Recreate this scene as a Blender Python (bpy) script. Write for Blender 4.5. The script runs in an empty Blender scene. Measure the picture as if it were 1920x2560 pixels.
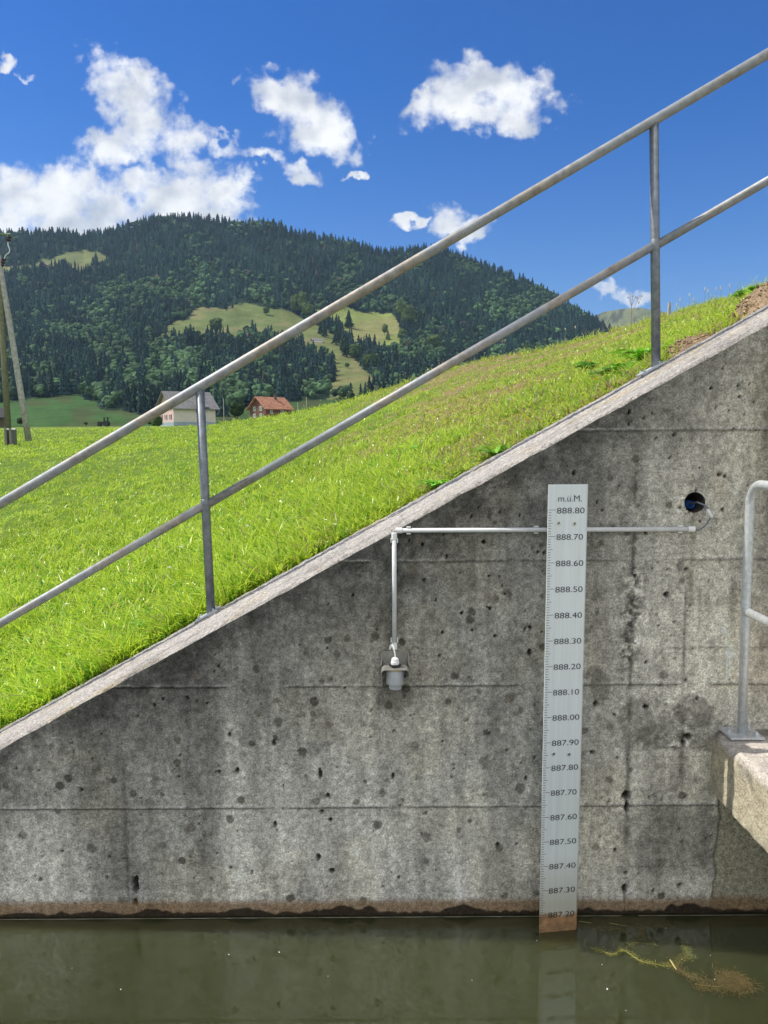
import bpy, bmesh, math, random
import numpy as np
from mathutils import Vector, Matrix
R = math.radians
random.seed(4); rng = np.random.default_rng(11)
S = bpy.context.scene
COL = S.collection

# ---------------------------------------------------------------- camera
F = 1923.0
CAM = np.array([0.0, -2.98, 2.07])
TH, RO = R(5.5), R(0.35)
_f = np.array([0, math.cos(TH), -math.sin(TH)])
_u0 = np.array([0, math.sin(TH), math.cos(TH)]); _r0 = np.array([1.0, 0, 0])
_r = math.cos(RO) * _r0 - math.sin(RO) * _u0
_u = math.cos(RO) * _u0 + math.sin(RO) * _r0
cd = bpy.data.cameras.new('camera'); cam = bpy.data.objects.new('camera', cd); COL.objects.link(cam)
M = Matrix.Identity(4)
for i in range(3):
    M[i][0] = _r[i]; M[i][1] = _u[i]; M[i][2] = -_f[i]; M[i][3] = CAM[i]
cam.matrix_world = M
cd.sensor_fit = 'VERTICAL'; cd.sensor_height = 36.0; cd.lens = 36.0 * F / 2560.0
cd.clip_start = 0.05; cd.clip_end = 30000
S.camera = cam
S.render.resolution_x, S.render.resolution_y = 768, 1024

def rays(px, py):
    px = np.asarray(px, float)[..., None]; py = np.asarray(py, float)[..., None]
    return (_f * F + _r * (px - 960) + _u * (1280 - py)) / F
def at(px, py, y):
    """measured direction -> point on the vertical plane at that y"""
    d = rays(px, py); t = (np.asarray(y, float) - CAM[1]) / d[..., 1]
    return CAM + d * t[..., None]
def atz(px, py, z):
    d = rays(px, py); t = (z - CAM[2]) / d[2]; return CAM + d * t

# ---------------------------------------------------------------- light
SUN_DIR = Vector((0.60, -0.10, -0.80)).normalized()      # the way the light travels
sd = bpy.data.lights.new('sun', 'SUN'); sun = bpy.data.objects.new('sun', sd); COL.objects.link(sun)
sd.energy = 4.0; sd.angle = R(0.5); sd.color = (1.0, 0.95, 0.87)
sun.rotation_euler = (-SUN_DIR).to_track_quat('Z', 'Y').to_euler()
EL = math.asin(-SUN_DIR.z); AZ = math.atan2(-SUN_DIR.x, -SUN_DIR.y)
W = bpy.data.worlds.new('World'); S.world = W; W.use_nodes = True
nt = W.node_tree; nt.nodes.clear()
def N(t, kind, loc=None, **kw):
    n = t.nodes.new(kind)
    for k, v in kw.items():
        setattr(n, k, v)
    return n
def mth(t, op, a, b=None, c=None, clamp=False):
    n = t.nodes.new('ShaderNodeMath'); n.operation = op; n.use_clamp = clamp
    for i, v in enumerate((a, b, c)):
        if v is None: continue
        if isinstance(v, (int, float)): n.inputs[i].default_value = v
        else: t.links.new(v, n.inputs[i])
    return n.outputs[0]
def vmth(t, op, a, b=None):
    n = t.nodes.new('ShaderNodeVectorMath'); n.operation = op
    for i, v in enumerate((a, b)):
        if v is None: continue
        if isinstance(v, (tuple, list)): n.inputs[i].default_value = v
        else: t.links.new(v, n.inputs[i])
    return n
def ramp(t, fac, stops, interp='LINEAR'):
    n = t.nodes.new('ShaderNodeValToRGB'); cr = n.color_ramp; cr.interpolation = interp
    while len(cr.elements) < len(stops): cr.elements.new(0.5)
    for e, (p, c) in zip(cr.elements, stops):
        e.position = p; e.color = (*c, 1) if len(c) == 3 else c
    t.links.new(fac, n.inputs[0]); return n.outputs[0]
def mixc(t, fac, a, b, mode='MIX'):
    n = t.nodes.new('ShaderNodeMix'); n.data_type = 'RGBA'; n.blend_type = mode
    for idx, v in ((0, fac), (6, a), (7, b)):
        if isinstance(v, (int, float)): n.inputs[idx].default_value = v
        elif isinstance(v, (tuple, list)): n.inputs[idx].default_value = (*v, 1) if len(v) == 3 else v
        else: t.links.new(v, n.inputs[idx])
    return n.outputs[2]
def noise(t, vec, scale, detail=5, rough=0.55, dist=0.0, w=None):
    n = t.nodes.new('ShaderNodeTexNoise')
    n.inputs['Scale'].default_value = scale; n.inputs['Detail'].default_value = detail
    n.inputs['Roughness'].default_value = rough; n.inputs['Distortion'].default_value = dist
    if vec is not None: t.links.new(vec, n.inputs['Vector'])
    return n.outputs[0]

sky = N(nt, 'ShaderNodeTexSky'); sky.sky_type = 'NISHITA'; sky.sun_disc = False
sky.sun_elevation = EL; sky.sun_rotation = AZ; sky.altitude = 900
sky.air_density = 1.0; sky.dust_density = 0.3; sky.ozone_density = 2.0
hs = N(nt, 'ShaderNodeHueSaturation'); hs.inputs['Saturation'].default_value = 1.50; hs.inputs['Hue'].default_value = 0.518; hs.inputs['Value'].default_value = 0.66
nt.links.new(sky.outputs[0], hs.inputs['Color'])
tc = N(nt, 'ShaderNodeTexCoord'); sx = N(nt, 'ShaderNodeSeparateXYZ'); nt.links.new(tc.outputs['Generated'], sx.inputs[0])
yy = mth(nt, 'MAXIMUM', sx.outputs[1], 0.05)
cu = mth(nt, 'DIVIDE', sx.outputs[0], yy); cv = mth(nt, 'DIVIDE', sx.outputs[2], yy)
cxy = N(nt, 'ShaderNodeCombineXYZ'); nt.links.new(cu, cxy.inputs[0]); nt.links.new(cv, cxy.inputs[1])
P = cxy.outputs[0]
# cumulus: centre (azimuth, elevation tangents, from measured directions), half sizes in degrees-ish, tilt, weight
BL = [ # px, py, rx, ry, tilt(deg, ccw), weight
 (285, 205, 88, 60, -42, 1.0), (365, 290, 125, 78, -42, 1.05), (440, 350, 80, 62, -42, .9), (270, 370, 78, 50, 20, .85),
 (225, 420, 45, 22, 50, .6), (480, 420, 70, 42, -25, .55), (330, 320, 40, 60, 0, .7),
 (60, 500, 150, 80, 0, 1.0), (165, 480, 140, 70, 10, 1.05), (300, 520, 150, 60, 0, 1.05), (450, 505, 150, 72, 0, 1.1), (545, 490, 62, 80, 12, 1.0),
 (380, 445, 75, 36, 0, .6), (75, 440, 60, 22, 5, .55), (0, 560, 160, 60, 0, 1.0), (520, 560, 130, 50, 0, 1.0), (200, 560, 200, 50, 0, 1.0), (610, 455, 34, 46, -30, .6),
 (690, 240, 88, 52, -30, 1.0), (770, 290, 125, 70, -34, 1.1), (835, 345, 72, 60, -34, 1.0), (570, 372, 62, 28, 5, .75), (655, 372, 48, 20, -10, .5), (745, 420, 62, 26, -28, .62),
 (1165, 215, 82, 66, 0, 1.0), (1285, 245, 90, 78, 0, 1.05), (1215, 275, 175, 46, 0, 1.0), (1065, 262, 62, 26, 8, .7), (1330, 300, 48, 36, 0, .7),
 (1115, 545, 52, 46, -20, 1.0), (1175, 568, 72, 26, 0, .95), (1020, 562, 50, 17, 5, .75),
 (1515, 730, 38, 20, 0, .75), (1570, 735, 54, 24, 0, .95),
 (18, 165, 34, 22, 10, .7), (75, 198, 26, 12, -30, .45), (885, 445, 30, 9, 15, .35)]
# domain warp so the outlines billow
wn = N(nt, 'ShaderNodeTexNoise'); wn.inputs['Scale'].default_value = 13; wn.inputs['Detail'].default_value = 3; nt.links.new(P, wn.inputs['Vector'])
wv = vmth(nt, 'SCALE', vmth(nt, 'SUBTRACT', wn.outputs['Color'], (.5, .5, .5)).outputs[0]); wv.inputs['Scale'].default_value = 0.05
wn2 = N(nt, 'ShaderNodeTexNoise'); wn2.inputs['Scale'].default_value = 48; wn2.inputs['Detail'].default_value = 5; nt.links.new(P, wn2.inputs['Vector'])
wv2 = vmth(nt, 'SCALE', vmth(nt, 'SUBTRACT', wn2.outputs['Color'], (.5, .5, .5)).outputs[0]); wv2.inputs['Scale'].default_value = 0.045
PW = vmth(nt, 'ADD', vmth(nt, 'ADD', P, wv.outputs[0]).outputs[0], wv2.outputs[0]).outputs[0]
fld = None
for px, py, rx, ry, tl, wt in BL:
    d = rays(px, py); c = (d[0] / d[1], d[2] / d[1])
    mp = N(nt, 'ShaderNodeMapping'); mp.vector_type = 'TEXTURE'
    mp.inputs['Location'].default_value = (c[0], c[1], 0); mp.inputs['Rotation'].default_value = (0, 0, R(tl))
    mp.inputs['Scale'].default_value = (rx / F * 1.12, ry / F * 1.12, 1)
    nt.links.new(PW, mp.inputs['Vector'])
    sub = vmth(nt, 'DOT_PRODUCT', mp.outputs[0], mp.outputs[0]).outputs['Value']
    v = mth(nt, 'MULTIPLY_ADD', sub, -.62, .62 * wt ** .5)
    fld = v if fld is None else mth(nt, 'SMOOTH_MAX', fld, v, 0.12)
def fb(vec):
    a = noise(nt, vec, 21, 10, 0.60)
    return a
n1 = fb(P)
off = vmth(nt, 'ADD', P, (-0.012, 0.020, 0)).outputs[0]
n2 = noise(nt, off, 11, 7, 0.5)
n1s = noise(nt, P, 11, 7, 0.5)
dens = mth(nt, 'ADD', fld, mth(nt, 'MULTIPLY_ADD', n1, 2.1, -.96))
front = mth(nt, 'GREATER_THAN', sx.outputs[1], 0.06)
al = N(nt, 'ShaderNodeMapRange'); al.interpolation_type = 'SMOOTHSTEP'
al.inputs['From Min'].default_value = 0.02; al.inputs['From Max'].default_value = 0.72
nt.links.new(dens, al.inputs[0])
alpha = mth(nt, 'MULTIPLY', al.outputs[0], front)
shade = mth(nt, 'MULTIPLY_ADD', mth(nt, 'SUBTRACT', n1s, n2), 2.6, 0.74)
core = mth(nt, 'MULTIPLY', mth(nt, 'SUBTRACT', dens, 0.5), -0.26)
shade = mth(nt, 'ADD', shade, core, clamp=True)
ccol = ramp(nt, shade, [(0.0, (1.9, 2.1, 2.5)), (0.45, (3.3, 3.45, 3.8)), (.8, (4.9, 4.9, 4.95)), (1.0, (5.4, 5.4, 5.4))])
final = mixc(nt, alpha, hs.outputs[0], ccol)
# unseen bright cloud added behind the viewer, neutral fill for the wall
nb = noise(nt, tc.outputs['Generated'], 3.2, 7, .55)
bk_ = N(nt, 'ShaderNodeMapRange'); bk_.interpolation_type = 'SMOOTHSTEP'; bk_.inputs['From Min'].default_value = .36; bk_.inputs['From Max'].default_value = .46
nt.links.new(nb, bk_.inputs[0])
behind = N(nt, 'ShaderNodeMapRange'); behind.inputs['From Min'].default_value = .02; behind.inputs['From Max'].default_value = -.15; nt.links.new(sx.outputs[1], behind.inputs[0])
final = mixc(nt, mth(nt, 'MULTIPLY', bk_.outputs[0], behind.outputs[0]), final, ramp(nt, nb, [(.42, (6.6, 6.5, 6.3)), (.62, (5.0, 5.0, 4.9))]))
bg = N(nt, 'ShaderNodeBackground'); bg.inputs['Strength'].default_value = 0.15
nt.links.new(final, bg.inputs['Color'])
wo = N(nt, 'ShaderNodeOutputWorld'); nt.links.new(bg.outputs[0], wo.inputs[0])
S.view_settings.view_transform = 'Standard'; S.view_settings.look = 'None'
S.view_settings.exposure = 0.45; S.view_settings.gamma = 1.0; S.view_settings.use_curve_mapping = False

# ---------------------------------------------------------------- helpers
def setp(o, label=None, cat=None, group=None, kind=None):
    for k, v in (('label', label), ('category', cat), ('group', group), ('kind', kind)):
        if v: o[k] = v
    return o
def empty(name, loc=(0, 0, 0), rz=0.0, label=None, cat=None, group=None):
    o = bpy.data.objects.new(name, None); COL.objects.link(o)
    o.location = loc; o.rotation_euler = (0, 0, rz); o.empty_display_size = .1
    return setp(o, label, cat, group)
def fastmesh(name, v, f, mat=None, col=None, smooth=False, parent=None, nside=None, uvcol='col'):
    """v (n,3); f (m,k) all faces with k sides"""
    v = np.asarray(v, np.float32); f = np.asarray(f, np.int32)
    me = bpy.data.meshes.new(name); me.vertices.add(len(v)); me.vertices.foreach_set('co', v.ravel())
    k = f.shape[1]; me.loops.add(f.size); me.loops.foreach_set('vertex_index', f.ravel())
    me.polygons.add(len(f)); me.polygons.foreach_set('loop_start', np.arange(0, f.size, k, dtype=np.int32))
    me.polygons.foreach_set('loop_total', np.full(len(f), k, np.int32))
    me.polygons.foreach_set('use_smooth', np.full(len(f), smooth, bool))
    if col is not None:
        a = me.color_attributes.new('col', 'FLOAT_COLOR', 'POINT')
        c = np.ones((len(v), 4), np.float32); c[:, :3] = col; a.data.foreach_set('color', c.ravel())
    me.update(calc_edges=True)
    if mat: me.materials.append(mat)
    o = bpy.data.objects.new(name, me); COL.objects.link(o)
    if parent: o.parent = parent
    return o
def bmo(name, bm, mat, parent=None, smooth=False, bevel=0.0):
    bmesh.ops.recalc_face_normals(bm, faces=bm.faces)
    me = bpy.data.meshes.new(name); bm.to_mesh(me); bm.free()
    if mat: me.materials.append(mat)
    if smooth:
        me.polygons.foreach_set('use_smooth', [True] * len(me.polygons))
    o = bpy.data.objects.new(name, me); COL.objects.link(o)
    if parent: o.parent = parent
    if bevel:
        m = o.modifiers.new('bevel', 'BEVEL'); m.width = bevel; m.segments = 2; m.limit_method = 'ANGLE'
    return o
def box(bm, lo, hi, mtx=None):
    vs = [bm.verts.new(Vector((lo[0] if i & 1 == 0 else hi[0], lo[1] if i & 2 == 0 else hi[1], lo[2] if i & 4 == 0 else hi[2]))) for i in range(8)]
    for q in ((0, 1, 3, 2), (4, 6, 7, 5), (0, 4, 5, 1), (2, 3, 7, 6), (0, 2, 6, 4), (1, 5, 7, 3)):
        bm.faces.new([vs[i] for i in q])
    if mtx: bmesh.ops.transform(bm, matrix=mtx, verts=vs)
    return vs
def tube(bm, pts, rad, n=12, cap=True):
    pts = [Vector(p) for p in pts]; rings = []; up = None
    if not hasattr(rad, '__len__'): rad = [rad] * len(pts)
    for i, p in enumerate(pts):
        if i == 0: d = pts[1] - p
        elif i == len(pts) - 1: d = p - pts[i - 1]
        else: d = (pts[i + 1] - p).normalized() + (p - pts[i - 1]).normalized()
        d.normalize()
        if up is None: up = d.orthogonal().normalized()
        up = (up - d * up.dot(d)).normalized(); sd_ = d.cross(up)
        rings.append([bm.verts.new(p + (up * math.cos(a) + sd_ * math.sin(a)) * rad[i]) for a in [2 * math.pi * k / n for k in range(n)]])
    for a, b in zip(rings, rings[1:]):
        for k in range(n): bm.faces.new((a[k], a[(k + 1) % n], b[(k + 1) % n], b[k]))
    if cap: bm.faces.new(rings[0][::-1]); bm.faces.new(rings[-1])
def lathe(bm, prof, c, n=24):
    """prof: (r, z) from bottom to top round a vertical axis at c"""
    rings = []
    for r_, z in prof:
        rings.append([bm.verts.new((c[0] + r_ * math.cos(2 * math.pi * k / n), c[1] + r_ * math.sin(2 * math.pi * k / n), z)) for k in range(n)])
    for a, b in zip(rings, rings[1:]):
        for k in range(n): bm.faces.new((a[k], a[(k + 1) % n], b[(k + 1) % n], b[k]))
    bm.faces.new(rings[0][::-1]); bm.faces.new(rings[-1])
# lattice value noise
_T = rng.random((256, 256)).astype(np.float32)
def vn(x, y, s=0):
    x = np.asarray(x, np.float64) + s * 17.31; y = np.asarray(y, np.float64) + s * 9.77
    xi = np.floor(x).astype(int); yi = np.floor(y).astype(int); fx = x - xi; fy = y - yi
    fx = fx * fx * (3 - 2 * fx); fy = fy * fy * (3 - 2 * fy)
    g = lambda a, b: _T[a & 255, b & 255]
    return (g(xi, yi) * (1 - fx) + g(xi + 1, yi) * fx) * (1 - fy) + (g(xi, yi + 1) * (1 - fx) + g(xi + 1, yi + 1) * fx) * fy
def fbm(x, y, s=0, o=4, g=.5):
    a, t, n = 1.0, 0.0, 0.0
    x = np.asarray(x, float); y = np.asarray(y, float)
    for k in range(o):
        ca, sa = (math.cos(.65 * k), math.sin(.65 * k)); n = n + a * vn((x * ca - y * sa) * 2 ** k, (x * sa + y * ca) * 2 ** k, s + k * 3); t += a; a *= g
    return n / t
def ss(x, a, b):
    t = np.clip((x - a) / (b - a), 0, 1); return t * t * (3 - 2 * t)
def lerp3(c, d, w): return c * (1 - w[..., None]) + np.array(d) * w[..., None]

# ---------------------------------------------------------------- materials
def mat(name):
    m = bpy.data.materials.new(name); m.use_nodes = True; t = m.node_tree
    return m, t, t.nodes['Principled BSDF']
def simple(name, c, rough=.6, metal=0.0, var=0.15, scale=20, bump=0.0, bscale=200, spec=.5, c2=None):
    m, t, b = mat(name); g = N(t, 'ShaderNodeNewGeometry').outputs['Position']
    n = noise(t, g, scale, 5, .6)
    lo = tuple(x * (1 - var) for x in c); hi = c2 if c2 else tuple(min(1, x * (1 + var)) for x in c)
    t.links.new(ramp(t, n, [(.35, lo), (.65, hi)]), b.inputs['Base Color'])
    b.inputs['Roughness'].default_value = rough; b.inputs['Metallic'].default_value = metal; b.inputs['Specular IOR Level'].default_value = spec
    if bump:
        bp = N(t, 'ShaderNodeBump'); bp.inputs['Strength'].default_value = bump; bp.inputs['Distance'].default_value = .002
        t.links.new(noise(t, g, bscale, 4), bp.inputs['Height']); t.links.new(bp.outputs[0], b.inputs['Normal'])
    return m
def attr_mat(name, rough=.9, speck=None, bump=0.0, bscale=150, bdist=.002, trans=0.0, spec=.3):
    m, t, b = mat(name); a = N(t, 'ShaderNodeAttribute'); a.attribute_name = 'col'
    c = a.outputs['Color']; g = N(t, 'ShaderNodeNewGeometry').outputs['Position']
    if speck:
        for sc, lo, hi in speck:
            c = mixc(t, 1.0, c, ramp(t, noise(t, g, sc, 3, .6), [(.3, (lo,) * 3), (.7, (hi,) * 3)]), 'MULTIPLY')
    t.links.new(c, b.inputs['Base Color']); b.inputs['Roughness'].default_value = rough; b.inputs['Specular IOR Level'].default_value = spec
    if bump:
        bp = N(t, 'ShaderNodeBump'); bp.inputs['Strength'].default_value = bump; bp.inputs['Distance'].default_value = bdist
        t.links.new(noise(t, g, bscale, 5, .65), bp.inputs['Height']); t.links.new(bp.outputs[0], b.inputs['Normal'])
    if trans:
        tr = N(t, 'ShaderNodeBsdfTranslucent'); t.links.new(c, tr.inputs['Color'])
        mx = N(t, 'ShaderNodeMixShader'); mx.inputs[0].default_value = trans
        t.links.new(b.outputs[0], mx.inputs[1]); t.links.new(tr.outputs[0], mx.inputs[2])
        t.links.new(mx.outputs[0], t.nodes['Material Output'].inputs['Surface'])
    return m
M_WALL = attr_mat('weathered concrete', .92, [(50, .66, 1.36), (150, .55, 1.5)], .7, 130, .006, spec=.2)
M_COP = attr_mat('bleached coping concrete', .95, [(60, .66, 1.25), (150, .60, 1.35)], 1.0, 90, .010, spec=.15)
M_LEDGE = attr_mat('lichen concrete', .95, [(60, .70, 1.2), (190, .62, 1.3)], 1.0, 110, .006, spec=.15)
M_GRASS = attr_mat('grass blades', .30, None, 0, trans=.5, spec=.5)
M_SOIL = attr_mat('meadow soil', 1.0, [(8, .8, 1.2), (60, .7, 1.3)], .6, 40, .01, spec=.1)
M_HILL = attr_mat('hill ground', 1.0, [(.05, .85, 1.15), (.4, .8, 1.2)], 0, spec=.05)
M_TREE = attr_mat('tree foliage', .85, [(.35, .7, 1.3)], 0, trans=.12, spec=.15)
M_LEAF = attr_mat('weed leaf', .5, None, 0, trans=.3, spec=.4)
M_GALV = simple('galvanised tube', (.21, .23, .255), .5, .55, .22, 35, .3, 300, .5)
def rail_mat():
    m, t, b = mat('weathered galvanised rail'); g = N(t, 'ShaderNodeNewGeometry'); p = g.outputs['Position']
    n = noise(t, p, 30, 6, .65); n2 = noise(t, p, 4.5, 5, .6)
    base = ramp(t, n, [(.3, (.22, .235, .255)), (.7, (.36, .37, .38))])
    rust = ramp(t, n, [(.3, (.19, .16, .13)), (.7, (.40, .36, .30))])
    f = ramp(t, n2, [(.44, (0, 0, 0)), (.58, (.8, .8, .8))])
    t.links.new(mixc(t, f, base, rust), b.inputs['Base Color'])
    b.inputs['Roughness'].default_value = .55; b.inputs['Metallic'].default_value = .35
    bp = N(t, 'ShaderNodeBump'); bp.inputs['Strength'].default_value = .35; bp.inputs['Distance'].default_value = .002
    t.links.new(noise(t, p, 220, 4), bp.inputs['Height']); t.links.new(bp.outputs[0], b.inputs['Normal'])
    return m
M_RAIL = rail_mat()
M_GALV2 = simple('bright galvanised tube', (.62, .645, .65), .42, .45, .14, 60, .3, 300)
M_PLATE = simple('galvanised plate', (.58, .59, .60), .5, .5, .15, 60)
M_CABLE = simple('grey cable sheath', (.16, .17, .20), .35, 0, .06, 30)  # sheath darkened in colour to stand for its shaded underside
M_PVC = simple('light grey plastic', (.62, .63, .64), .4, 0, .08, 30)
M_WHITE = simple('white plastic', (.80, .80, .79), .4, 0, .04, 30)
M_GREYP = simple('sensor grey plastic', (.50, .52, .56), .35, 0, .06, 20)
M_SCREW = simple('screw steel', (.62, .60, .55), .35, .6, .1, 60)
M_BLACK = simple('black plastic', (.02, .02, .022), .4, 0, .2, 30)
M_YEL = simple('yellow seal', (.75, .62, .18), .5, 0, .1, 40)
M_BRKT = simple('bracket steel', (.34, .33, .30), .45, .6, .12, 60)
M_BLUE = simple('blue plastic pipe', (.02, .12, .42), .35, 0, .15, 40)
M_INK = simple('black lettering', (.012, .012, .018), .5, 0, .1, 50)
M_TICK = simple('grey scale marks', (.07, .075, .08), .5, 0, .2, 60)
M_DARK = simple('pipe interior', (.06, .055, .05), .9, 0, .3, 40)
M_WOOD = simple('weathered pole wood', (.38, .37, .345), .85, 0, .3, 9, .5, 60)
M_WOOD2 = simple('green stained pole wood', (.17, .17, .11), .85, 0, .25, 9, .5, 60)
M_BARK = simple('bark', (.07, .055, .04), .9, 0, .25, 2)

# ---------------------------------------------------------------- the wall
SL, Z0 = 0.5482, 1.6955
WZ = 0.124
def zc(x): return Z0 + SL * x
CW = 0.66
wall = empty('retaining_wall', (0, 0, 0), 0, 'long stained grey concrete retaining wall with sloping bleached top above the dark water', 'wall')
NX, NZ = 860, 470
xs = np.linspace(-2.15, 2.15, NX); ks = np.linspace(0, 1, NZ)
ZB = -0.35
X, K = np.meshgrid(xs, ks, indexing='ij')
edge = 0.010 * (fbm(X * 11, X * 0, 3, 4) - .5)
ZT = zc(X) - .012 + edge
Z = ZB + (ZT - ZB) * K
def wpx(px, py): p = at(px, py, 0); return p[0], p[2]
# base colour
L = .385 + .16 * (fbm(X * 2.2, Z * 1.4, 1, 4) - .5) * 2
stk = fbm(X * 7.5 + .25 * fbm(X * 5, Z * 5, 8), Z * .55, 5, 4)
L *= 1 + 1.05 * (stk - .5)
L *= 1 + .50 * (fbm(X * 30, Z * 6, 6, 3) - .5)
D = zc(X) - Z
lich = np.exp(-np.clip(D, 0, 9) / (.22 + .40 * fbm(X * 2.5, X * 0 + 3, 7, 3)))
lich *= .35 + 1.3 * fbm(X * 14, Z * 14, 9, 5, .7)
lich = np.clip(lich * (1.08 - .42 * ss(X, .6, 1.5)), 0, 1)
L = L * (1 - .74 * lich)
L *= 1 + .16 * ss(X, .85, 1.4) * ss(Z, .9, 1.3)          # cleaner on the right
L *= 1 + .28 * ss(Z, 1.25, .6) * (1 - ss(X, .75, 1.0))
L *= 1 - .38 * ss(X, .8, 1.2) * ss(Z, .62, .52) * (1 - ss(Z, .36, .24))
m = fbm(X * 45, Z * 45, 12, 4, .75); L *= .66 + .68 * m
blot = ss(fbm(X * 22, Z * 22, 15, 4, .7), .50, .66); L *= 1 - .34 * blot * (.35 + .65 * fbm(X * 3, Z * 3, 16, 3))
pale = ss(fbm(X * 9, Z * 4, 19, 5, .65), .60, .74); L *= 1 + .30 * pale * ss(D, .15, .5)
C = np.stack([L * 1.03, L * 1.0, L * .90], -1)
warm = ss(X, .7, 1.4) * .6 + .5 * ss(fbm(X * 3, Z * 3, 21, 3), .5, .7)
C = C * (1 + warm[..., None] * np.array([.05, .0, -.10]))
Y = -.003 * (fbm(X * 6, Z * 6, 30, 4) - .5) - .0022 * (fbm(X * 60, Z * 60, 31, 3, .7) - .5)
# formwork joints: irregular fins, pale on top and dark below
for zi, x0, x1, am in ((.5885, -3, 3, 1.0), (1.0905, -3, 3, 1.0), (1.592, -3, 3, .8), (2.096, 0, 3, .9), (.83, .95, 1.3, .35), (.79, 1.0, 3, .25), (1.24, 1.05, 3, .45), (1.42, 1.0, 1.4, .25), (.33, .9, 1.3, .35)):
    zz = zi + .005 * (fbm(X * 3, X * 0 + zi, 33, 4) - .5) + .0025 * (vn(X * 40, X * 0 + zi * 9, 3) - .5)
    pres = ss(fbm(X * 6, X * 0 + zi * 5, 35, 3), .25, .45) * ss(X, x0, x0 + .05) * (1 - ss(X, x1 - .05, x1)) * am
    dd = Z - zz
    fin = np.exp(-(dd / .0045) ** 2) * pres
    Y -= .006 * fin * (.5 + vn(X * 25, X * 0, 37))
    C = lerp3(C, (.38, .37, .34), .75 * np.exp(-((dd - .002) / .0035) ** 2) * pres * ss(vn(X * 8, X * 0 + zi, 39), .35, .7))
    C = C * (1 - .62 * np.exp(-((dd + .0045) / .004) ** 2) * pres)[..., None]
# vertical board seams
for xi, za, zb_, am in ((-1.055, .1, .75, .7), (.975, .12, 2.0, .8), (.35, 1.1, 1.9, .15), (-.35, .2, 1.1, .18)):
    dd = X - xi - .006 * (fbm(Z * 8, Z * 0, 40, 3) - .5)
    pr = ss(Z, za, za + .05) * (1 - ss(Z, zb_ - .05, zb_)) * ss(vn(Z * 18, Z * 0 + xi, 42), .2, .6) * am
    wdt = .003 + .010 * vn(Z * 14, Z * 0 + 5, 43)
    C = C * (1 - .7 * np.exp(-(dd / wdt) ** 2) * pr)[..., None]; Y += .004 * np.exp(-(dd / wdt) ** 2) * pr
# honeycombed rubble beside the gauge
rub = np.exp(-((X - .975 - .01 * np.sin(Z * 14)) / (.030 + .012 * vn(Z * 9, Z * 0, 44))) ** 2) * ss(Z, 1.13, 1.2) * (1 - ss(Z, 1.50, 1.57))
rub = np.maximum(rub, .5 * ss(fbm(X * 5, Z * 9, 45, 4), .52, .66) * ss(X, .80, .9) * (1 - ss(X, 1.25, 1.5)) * ss(Z, .80, .87) * (1 - ss(Z, 1.02, 1.10)))
rub = np.maximum(rub, .35 * ss(fbm(X * 6, Z * 6, 46, 4), .5, .7) * ss(X, .78, .86) * (1 - ss(X, 1.1, 1.3)) * ss(Z, 1.2, 1.3) * (1 - ss(Z, 1.42, 1.6)))
rn = fbm(X * 55, Z * 75, 47, 3, .6)
Y += rub * (rn - .35) * .026
C = C * (1 + rub[..., None] * (ss(rn, .72, .30)[..., None] * 1.55 - .70))
# damp and dark patches
for px, py, rx, ry, am in ((1500, 1716, 30, 44, .55), (1485, 1690, 24, 30, .4), (1590, 1800, 55, 52, .5), (1655, 1840, 70, 32, .5), (1735, 1775, 52, 50, .6), (1760, 1830, 46, 60, .5), (1680, 1790, 40, 40, .35), (1600, 1850, 50, 30, .35)):
    cx, cz = wpx(px, py); q = ((X - cx) / (rx / 645)) ** 2 + ((Z - cz) / (ry / 645)) ** 2
    q = q + 1.3 * (fbm(X * 16, Z * 16, 50, 4) - .5)
    w = am * (1 - ss(q, .75, 1.0)); C = lerp3(C, (.125, .120, .098), w); Y *= (1 - .6 * w)
# round lichen spots, scattered
sp = np.random.default_rng(5)
for i in range(420):
    cx = sp.uniform(-1.8, 1.2); cz = sp.uniform(.18, 2.0)
    if cz > zc(cx) - .06: continue
    r = sp.uniform(.005, .021) if sp.random() < .55 else sp.uniform(.003, .008)
    i0, i1 = np.searchsorted(xs, [cx - 2 * r, cx + 2 * r]); sl = slice(max(i0, 0), i1)
    q = ((X[sl] - cx) ** 2 + ((Z[sl] - cz) / sp.uniform(.9, 1.25)) ** 2) ** .5 / r + .7 * (fbm(X[sl] * 90, Z[sl] * 90, 52 + i, 3) - .5)
    C[sl] = lerp3(C[sl], (.080, .074, .062) if sp.random() < .7 else (.13, .115, .09), sp.uniform(.55, .92) * (1 - ss(q, .8, 1.05)))
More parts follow.
